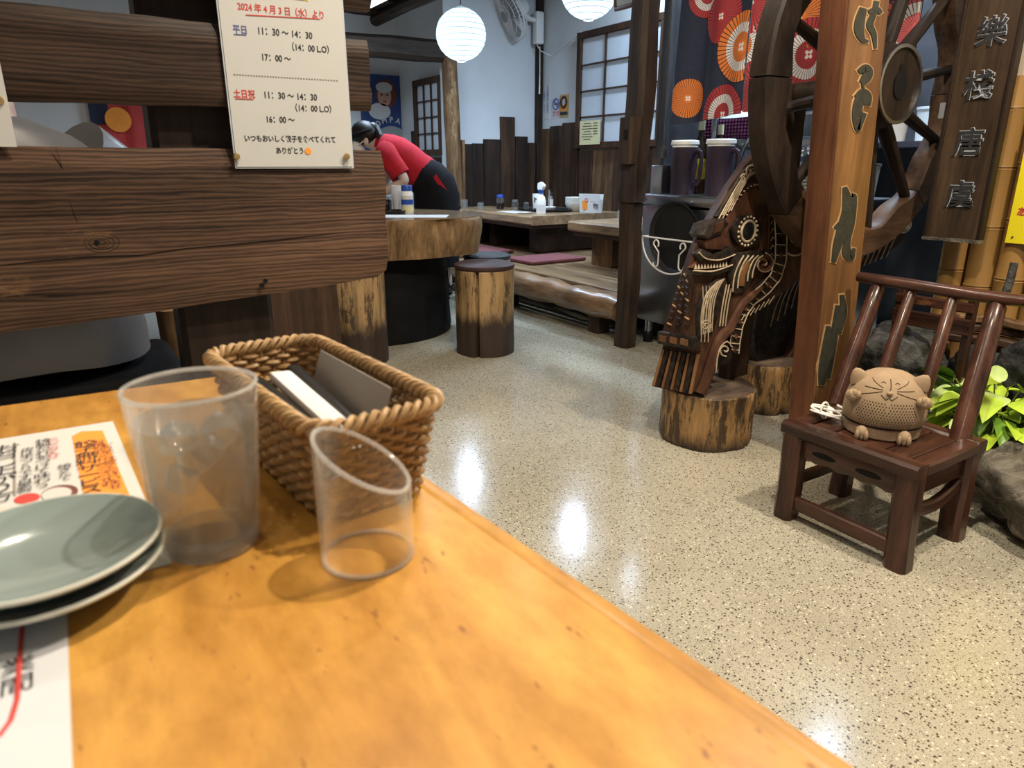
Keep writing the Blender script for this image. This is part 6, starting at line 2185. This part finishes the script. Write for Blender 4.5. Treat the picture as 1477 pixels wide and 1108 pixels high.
# raised nosing strip along the free edge
a_, b_ = Vector((.151 + .2, .775 - .2, TT - .0175)), Vector((.264 + .2, -.6 - .2, TT - .0175))
MB().beam(a_ + Vector((.011, 0, -.001)), b_ + Vector((.011, 0, -.001)), .016, .037, .005).build('edge_strip', m['table_yellow'], tb)
for x, y in ((.10, .70), (.10, -.5), (-.9, .70), (-.9, -.5)):
    MB().box((x + .2 - .06, y - .2, (TT - .04) / 2), (.07, .07, TT - .04), bev=.006).build('leg', m['beam_dark'], tb)

# menu sheets
mn = thing('menu_sheet', 'white menu sheet with an orange panel under the plates', 'menu', (-.13, .55, TT + .0004))
MB().prism([(-.28 + .13, .690 - .55), (.010 + .13, .681 - .55), (.022 + .13, .40 - .55), (-.28 + .13, .40 - .55)], 0, .0008, 'xy').build('sheet', m['paper'], mn, angle=0)
def MP(u, v):
    p = onz(u, v, TT + .001)
    return (p.x + .13, p.y - .55)
def mpoly(name, pts, mat, z=.0012):
    MB().prism([MP(*p) for p in pts], .0008, z, 'xy').build(name, m[mat], mn, angle=0)
mpoly('orange_panel', [(104, 630), (118, 623), (148, 622), (190, 722), (122, 724)], 'ink_orange')
mpoly('red_badge', [(39 + 19 * math.cos(k * PI / 10), 720 + 7 * math.sin(k * PI / 10) - 3 * math.cos(k * PI / 10)) for k in range(20)], 'ink_red')
mpoly('dish_rim', [(86 + 27 * math.cos(k * PI / 10), 712 + 11 * math.sin(k * PI / 10) - 4 * math.cos(k * PI / 10)) for k in range(20)], 'ink_brown')
mpoly('dish_inside', [(82 + 22 * math.cos(k * PI / 10), 714 + 9 * math.sin(k * PI / 10) - 3 * math.cos(k * PI / 10)) for k in range(20)], 'paper', .0016)
mpoly('gyoza_photo', [(-10, 738), (40, 730), (44, 736), (-10, 752)], 'cream_plastic', .0012)
mpoly('rule', [(19, 640), (23, 639), (23, 716), (19, 717)], 'wrapper_grey')
def column(txt, u, v, size, mat, z=.0018):
    x, y = MP(u, v)
    lettering('\n'.join(txt), size, m[mat], mn, (x, y, z), FACE_UP, line=.86)
column('餃子無料サービス', 127, 673, .0165, 'ink')
column('お得なセットメニューです', 147, 668, .0100, 'ink_brown')
column('どうぞご注文くださいませ', 161, 672, .0095, 'ink_brown')
column('皮は手づくりです自家製', 38, 678, .0100, 'ink')
column('特製たれをつけて味わう', 62, 668, .0115, 'ink')
column('ニンニク入り', 77, 648, .0100, 'ink_red')
column('焼きたて', 94, 683, .0100, 'ink')
column('お召し上がり方', 4, 682, .020, 'ink')
mn2 = thing('menu_sheet', 'white sheet with a pink outline at the near left corner', 'menu', (-.15, .30, TT + .0004))
MB().box((-.18 + .02 + .04 + .0, -.03, .0004), (.48 - .0, .22, .0008)).build('sheet', m['paper_cool'], mn2, angle=0)
o = mn2.children[-1]
for v in o.data.vertices:
    v.co.x = min(v.co.x, .120)
def M2(u, v):
    p = onz(u, v, TT + .001)
    return (p.x + .15, p.y - .30, .0011)
MB().tube([M2(32, 905), (M2(28, 960)), M2(25, 1010), M2(16, 1040), M2(0, 1062), M2(-20, 1070)], .0011, 6, flat=.3).build('pink_outline', m['ink_red'], mn2)
x, y, z = M2(-2, 985)
lettering('営業\n時間', .014, m['ink'], mn2, (x, y, z), FACE_UP)

# two stacked sauce plates
def sauce_plate(label, z, tilt=0.0):
    t = thing('sauce_plate', label, 'plate', (-.036, .405, z), .7, 'stacked sauce plates')
    MB().lathe([(0, .004), (.020, .004), (.0222, 0), (.0245, 0), (.0265, .0045), (.044, .0085), (.0555, .0155), (.0568, .0175), (.0560, .0188), (.052, .0172), (.043, .0125), (.030, .0082), (0, .0075)], 56).build('dish', m['celadon'], t, angle=50)
    MB().tube([(.0562 * math.cos(a_), .0562 * math.sin(a_), .0178) for a_ in [2 * PI * k / 56 for k in range(56)]], .0012, 6, closed=True).build('rim', m['celadon_rim'], t)
    t.rotation_euler[0] = tilt
sauce_plate('lower of two stacked pale green sauce plates', TT + .0014)
sauce_plate('upper of two stacked pale green sauce plates', TT + .0118)

# frosted tumbler with water and ice
tu = thing('tumbler', 'frosted plastic tumbler of iced water', 'glass', (.0465, .4135, TT))
MB().lathe([(0, 0), (.0245, 0), (.0275, .003), (.0285, .012), (.0358, .0985), (.0362, .1005), (.0350, .1010), (.0340, .0995), (.0268, .016), (.0245, .012), (0, .011)], 56).build('shell', m['tumbler_glass'], tu, angle=50)
MB().lathe([(0, .0125), (.0243, .0125), (.0264, .0165), (.0325, .0820), (0, .0820)], 48).build('water', m['water'], tu, angle=50)
MB().lathe([(.0326, .0824), (.030, .0821), (0, .0821)], 48).build('water_surface', m['water_top'], tu)
MB().tube([(.0352 * math.cos(a_), .0352 * math.sin(a_), .1005) for a_ in [2 * PI * k / 48 for k in range(48)]], .0012, 8, closed=True).build('rim', m['acrylic_edge'], tu)
MB().lathe([(0, .0005), (.0262, .0005), (.0272, .003), (.0272, .009), (0, .0105)], 48).build('thick_base', m['ice'], tu)
random.seed(5)
for k, (x, y, z) in enumerate(((-.010, .006, .068), (.012, -.004, .072), (-.004, -.013, .061), (.006, .012, .058), (-.012, -.002, .046))):
    MB().box((x, y, z), (.017, .016, .015), (random.random(), random.random(), random.random() * 3), .003, 2).build('ice_cube', m['ice'], tu)

# slanted acrylic bill holder
bh = thing('bill_holder', 'clear acrylic bill holder tube cut at a slant', 'bill holder', (.1215, .3495, TT))
ro, ri_ = .0270, .0245
def slant(x, y):
    # the rim falls towards the right of the table edge
    d = (x * .844 - y * .536)
    return .0610 - d * .62
mb = MB()
nn = 56
rows = []
for (r_, top) in ((ro, 0), (ro, 1), (ri_, 1), (ri_, 0)):
    row = []
    for j in range(nn):
        a_ = 2 * PI * j / nn
        x, y = r_ * math.cos(a_), r_ * math.sin(a_)
        row.append(mb.bm.verts.new((x, y, slant(x, y) if top else 0)))
    rows.append(row)
for A, B in zip(rows, rows[1:] + rows[:1]):
    for j in range(nn):
        mb.bm.faces.new((A[j], A[(j + 1) % nn], B[(j + 1) % nn], B[j]))
mb.build('tube', m['acrylic'], bh, angle=40)
rimp = [((ro + ri_) / 2 * math.cos(a_), (ro + ri_) / 2 * math.sin(a_)) for a_ in [2 * PI * j / nn for j in range(nn)]]
MB().tube([(x, y, slant(x, y)) for x, y in rimp], .0013, 8, closed=True).build('polished_rim', m['acrylic_edge'], bh)
MB().tube([(x, y, .0014) for x, y in rimp], .0013, 8, closed=True).build('base_ring', m['acrylic_edge'], bh)

# wicker basket
bk = thing('wicker_basket', 'rectangular woven wicker basket with braided rim', 'basket', (.139, .496, TT), math.radians(5.5))
BW, BL, BH = .090, .222, .068
def rr_loop(w, l, r, n):
    """rounded rectangle of n points, evenly spaced"""
    segs = []
    hx, hy = w / 2 - r, l / 2 - r
    pts = []
    for cx, cy, a0 in ((hx, hy, 0), (-hx, hy, PI / 2), (-hx, -hy, PI), (hx, -hy, 1.5 * PI)):
        for q in range(9):
            a_ = a0 + PI / 2 * q / 8
            pts.append(Vector((cx + r * math.cos(a_), cy + r * math.sin(a_))))
    pts.append(pts[0].copy())
    L_ = [0]
    for A, B in zip(pts, pts[1:]):
        L_.append(L_[-1] + (B - A).length)
    out = []
    k = 0
    for i in range(n):
        s_ = L_[-1] * i / n
        while L_[k + 1] < s_:
            k += 1
        f = (s_ - L_[k]) / max(1e-9, L_[k + 1] - L_[k])
        p = pts[k].lerp(pts[k + 1], f)
        d = (pts[k + 1] - pts[k]).normalized()
        out.append((p, Vector((d.y, -d.x))))
    return out
NS = 62          # stakes
def size_at(z):
    f = z / BH
    return BW * (.80 + .20 * f), BL * (.86 + .14 * f), .016 + .004 * f
rowsN = 15
for k in range(rowsN):
    z = .005 + (BH - .010) * k / (rowsN - 1)
    w, l, r = size_at(z)
    lp = rr_loop(w, l, r, NS * 4)
    pts = []
    for i, (p, nrm_) in enumerate(lp):
        ph = PI * (i / 4) + (PI if k % 2 else 0)
        o_ = nrm_ * (.0021 * math.cos(ph))
        pts.append((p.x + o_.x, p.y + o_.y, z + .0006 * math.sin(i * .37 + k)))
    MB().tube(pts, .00225, 6, closed=True, flat=1.0).build('weaver', m['wicker' if k % 3 else 'wicker_light'], bk)
w0, l0, r0 = size_at(.002)
w1, l1, r1 = size_at(BH)
A_, B_ = rr_loop(w0, l0, r0, NS), rr_loop(w1, l1, r1, NS)
for i in range(NS):
    p, q = A_[i][0], B_[i][0]
    MB().tube([(p.x, p.y, .001), (q.x, q.y, BH)], .0014, 5).build('stake', m['wicker'], bk)
for s_ in range(3):
    lp = rr_loop(w1 + .003, l1 + .003, r1 + .001, 360)
    pts = []
    for i, (p, nrm_) in enumerate(lp):
        a_ = 2 * PI * i / 360 * 26 + s_ * 2 * PI / 3
        pts.append((p.x + nrm_.x * .0042 * math.cos(a_), p.y + nrm_.y * .0042 * math.cos(a_), BH + .002 + .0040 * math.sin(a_)))
    MB().tube(pts, .0022, 6, closed=True).build('rim_braid', m['wicker_light'], bk)
for k in range(11):
    x = -.5 * w0 + w0 * (k + .5) / 11
    MB().tube([(x, -l0 / 2 + .004, .003 + .0012 * (k % 2)), (x, l0 / 2 - .004, .003 + .0012 * (k % 2))], .0030, 6).build('base_strand', m['wicker'], bk)

# what lies in the basket
def in_basket(name, label, cat, p, d, rot, mat, bev=.001):
    o = MB().box((0, 0, 0), d, bev=bev).build(name, m[mat])
    o.location = Vector((.139, .496, TT)) + Matrix.Rotation(math.radians(5.5), 3, 'Z') @ Vector(p)
    o.rotation_euler = (rot[0], rot[1], rot[2] + math.radians(5.5))
    return tag(o, label, cat)
in_basket('chopstick_case', 'black chopstick case leaning inside the wicker basket, nearest the tumbler', 'case', (-.014, -.012, .040), (.010, .170, .012), (.12, 0, .06), 'black_plastic', .003)
in_basket('chopstick_case', 'black chopstick case between napkin and grey packet in the basket', 'case', (.013, .0, .043), (.011, .165, .012), (.12, 0, -.02), 'black_plastic', .003)
in_basket('paper_napkin', 'white paper napkin lying between the black cases in the basket', 'napkin', (-.001, -.008, .046), (.018, .150, .008), (.12, .1, .02), 'napkin', .002)
in_basket('grey_packet', 'grey paper packet standing along the inside of the basket', 'packet', (.025, .0, .046), (.0015, .130, .052), (.0, .30, -.03), 'wrapper_grey', .0005)

# ================================================================== pieces that belong to a part of their thing
RULES = {
    'polo_shirt': ('sleeve', 'collar'), 'shirt': ('sleeve',), 'hair': ('hair_bun', 'ponytail', 'headband'), 'apron': ('apron_tie', 'apron_bib'), 'face_mask': ('mask_loop',),
    'culm': ('node',), 'carved_face': ('carved_stroke', 'routed_edge'), 'lid': ('spout',), 'neck_band': ('rung', 'inlay'), 'eye_field': ('eye', 'eye_ring'), 'moulding': ('moulding_inlay',),
    'brow_horn': ('brow_inlay',), 'lower_lip': ('tooth',), 'hub': ('hub_band', 'axle_hole'), 'front_apron': ('apron_cutout',), 'board': ('character', 'character_edge', 'edge_strip', 'bottom_strip'),
    'sheet': ('lettering', 'underline', 'rule_dot', 'printed_face', 'printed_panel', 'printed_ring', 'printed_bar', 'printed_cigarette', 'printed_camera', 'printed_caption', 'printed_hair', 'printed_scarf', 'printed_shoulder',
              'printed_plate', 'printed_plate_centre', 'printed_eye', 'printed_lips', 'written_line', 'written_price', 'orange_panel', 'red_badge', 'dish_rim', 'dish_inside', 'gyoza_photo', 'rule', 'pink_outline'),
    'front_leaf': ('lettering', 'printed_picture', 'printed_mark'), 'card': ('printed_picture',), 'holder': ('card',), 'panel': (), 'paper_shade': ('hoop', 'bottom_ring', 'top_ring'), 'body': ('contents', 'label_band', 'printed_patch', 'whisker', 'mouth', 'forehead_line', 'base_seam', 'ear', 'nose'),
    'mount_box': (), 'tenon_block': ('mortise_hole',), 'back_board': ('nail', 'crack', 'knot_ring'),
}
def base_name(o):
    n_ = o.name
    return n_[:-4] if len(n_) > 4 and n_[-4] == '.' and n_[-3:].isdigit() else n_
for top in [o for o in C.objects if o.parent is None and len(o.children)]:
    kids = list(top.children)
    for k in kids:
        for pn_, subs in RULES.items():
            if base_name(k) in subs:
                host = [h_ for h_ in kids if base_name(h_) == pn_ and h_ is not k and h_.parent == top and tuple(h_.location) == (0, 0, 0) and tuple(h_.rotation_euler) == (0, 0, 0)]
                if host and not any(base_name(k) in RULES.get(base_name(q), ()) and q is not host[0] for q in ()):
                    k.parent = sorted(host, key=lambda h_: h_.name)[0]
                    break
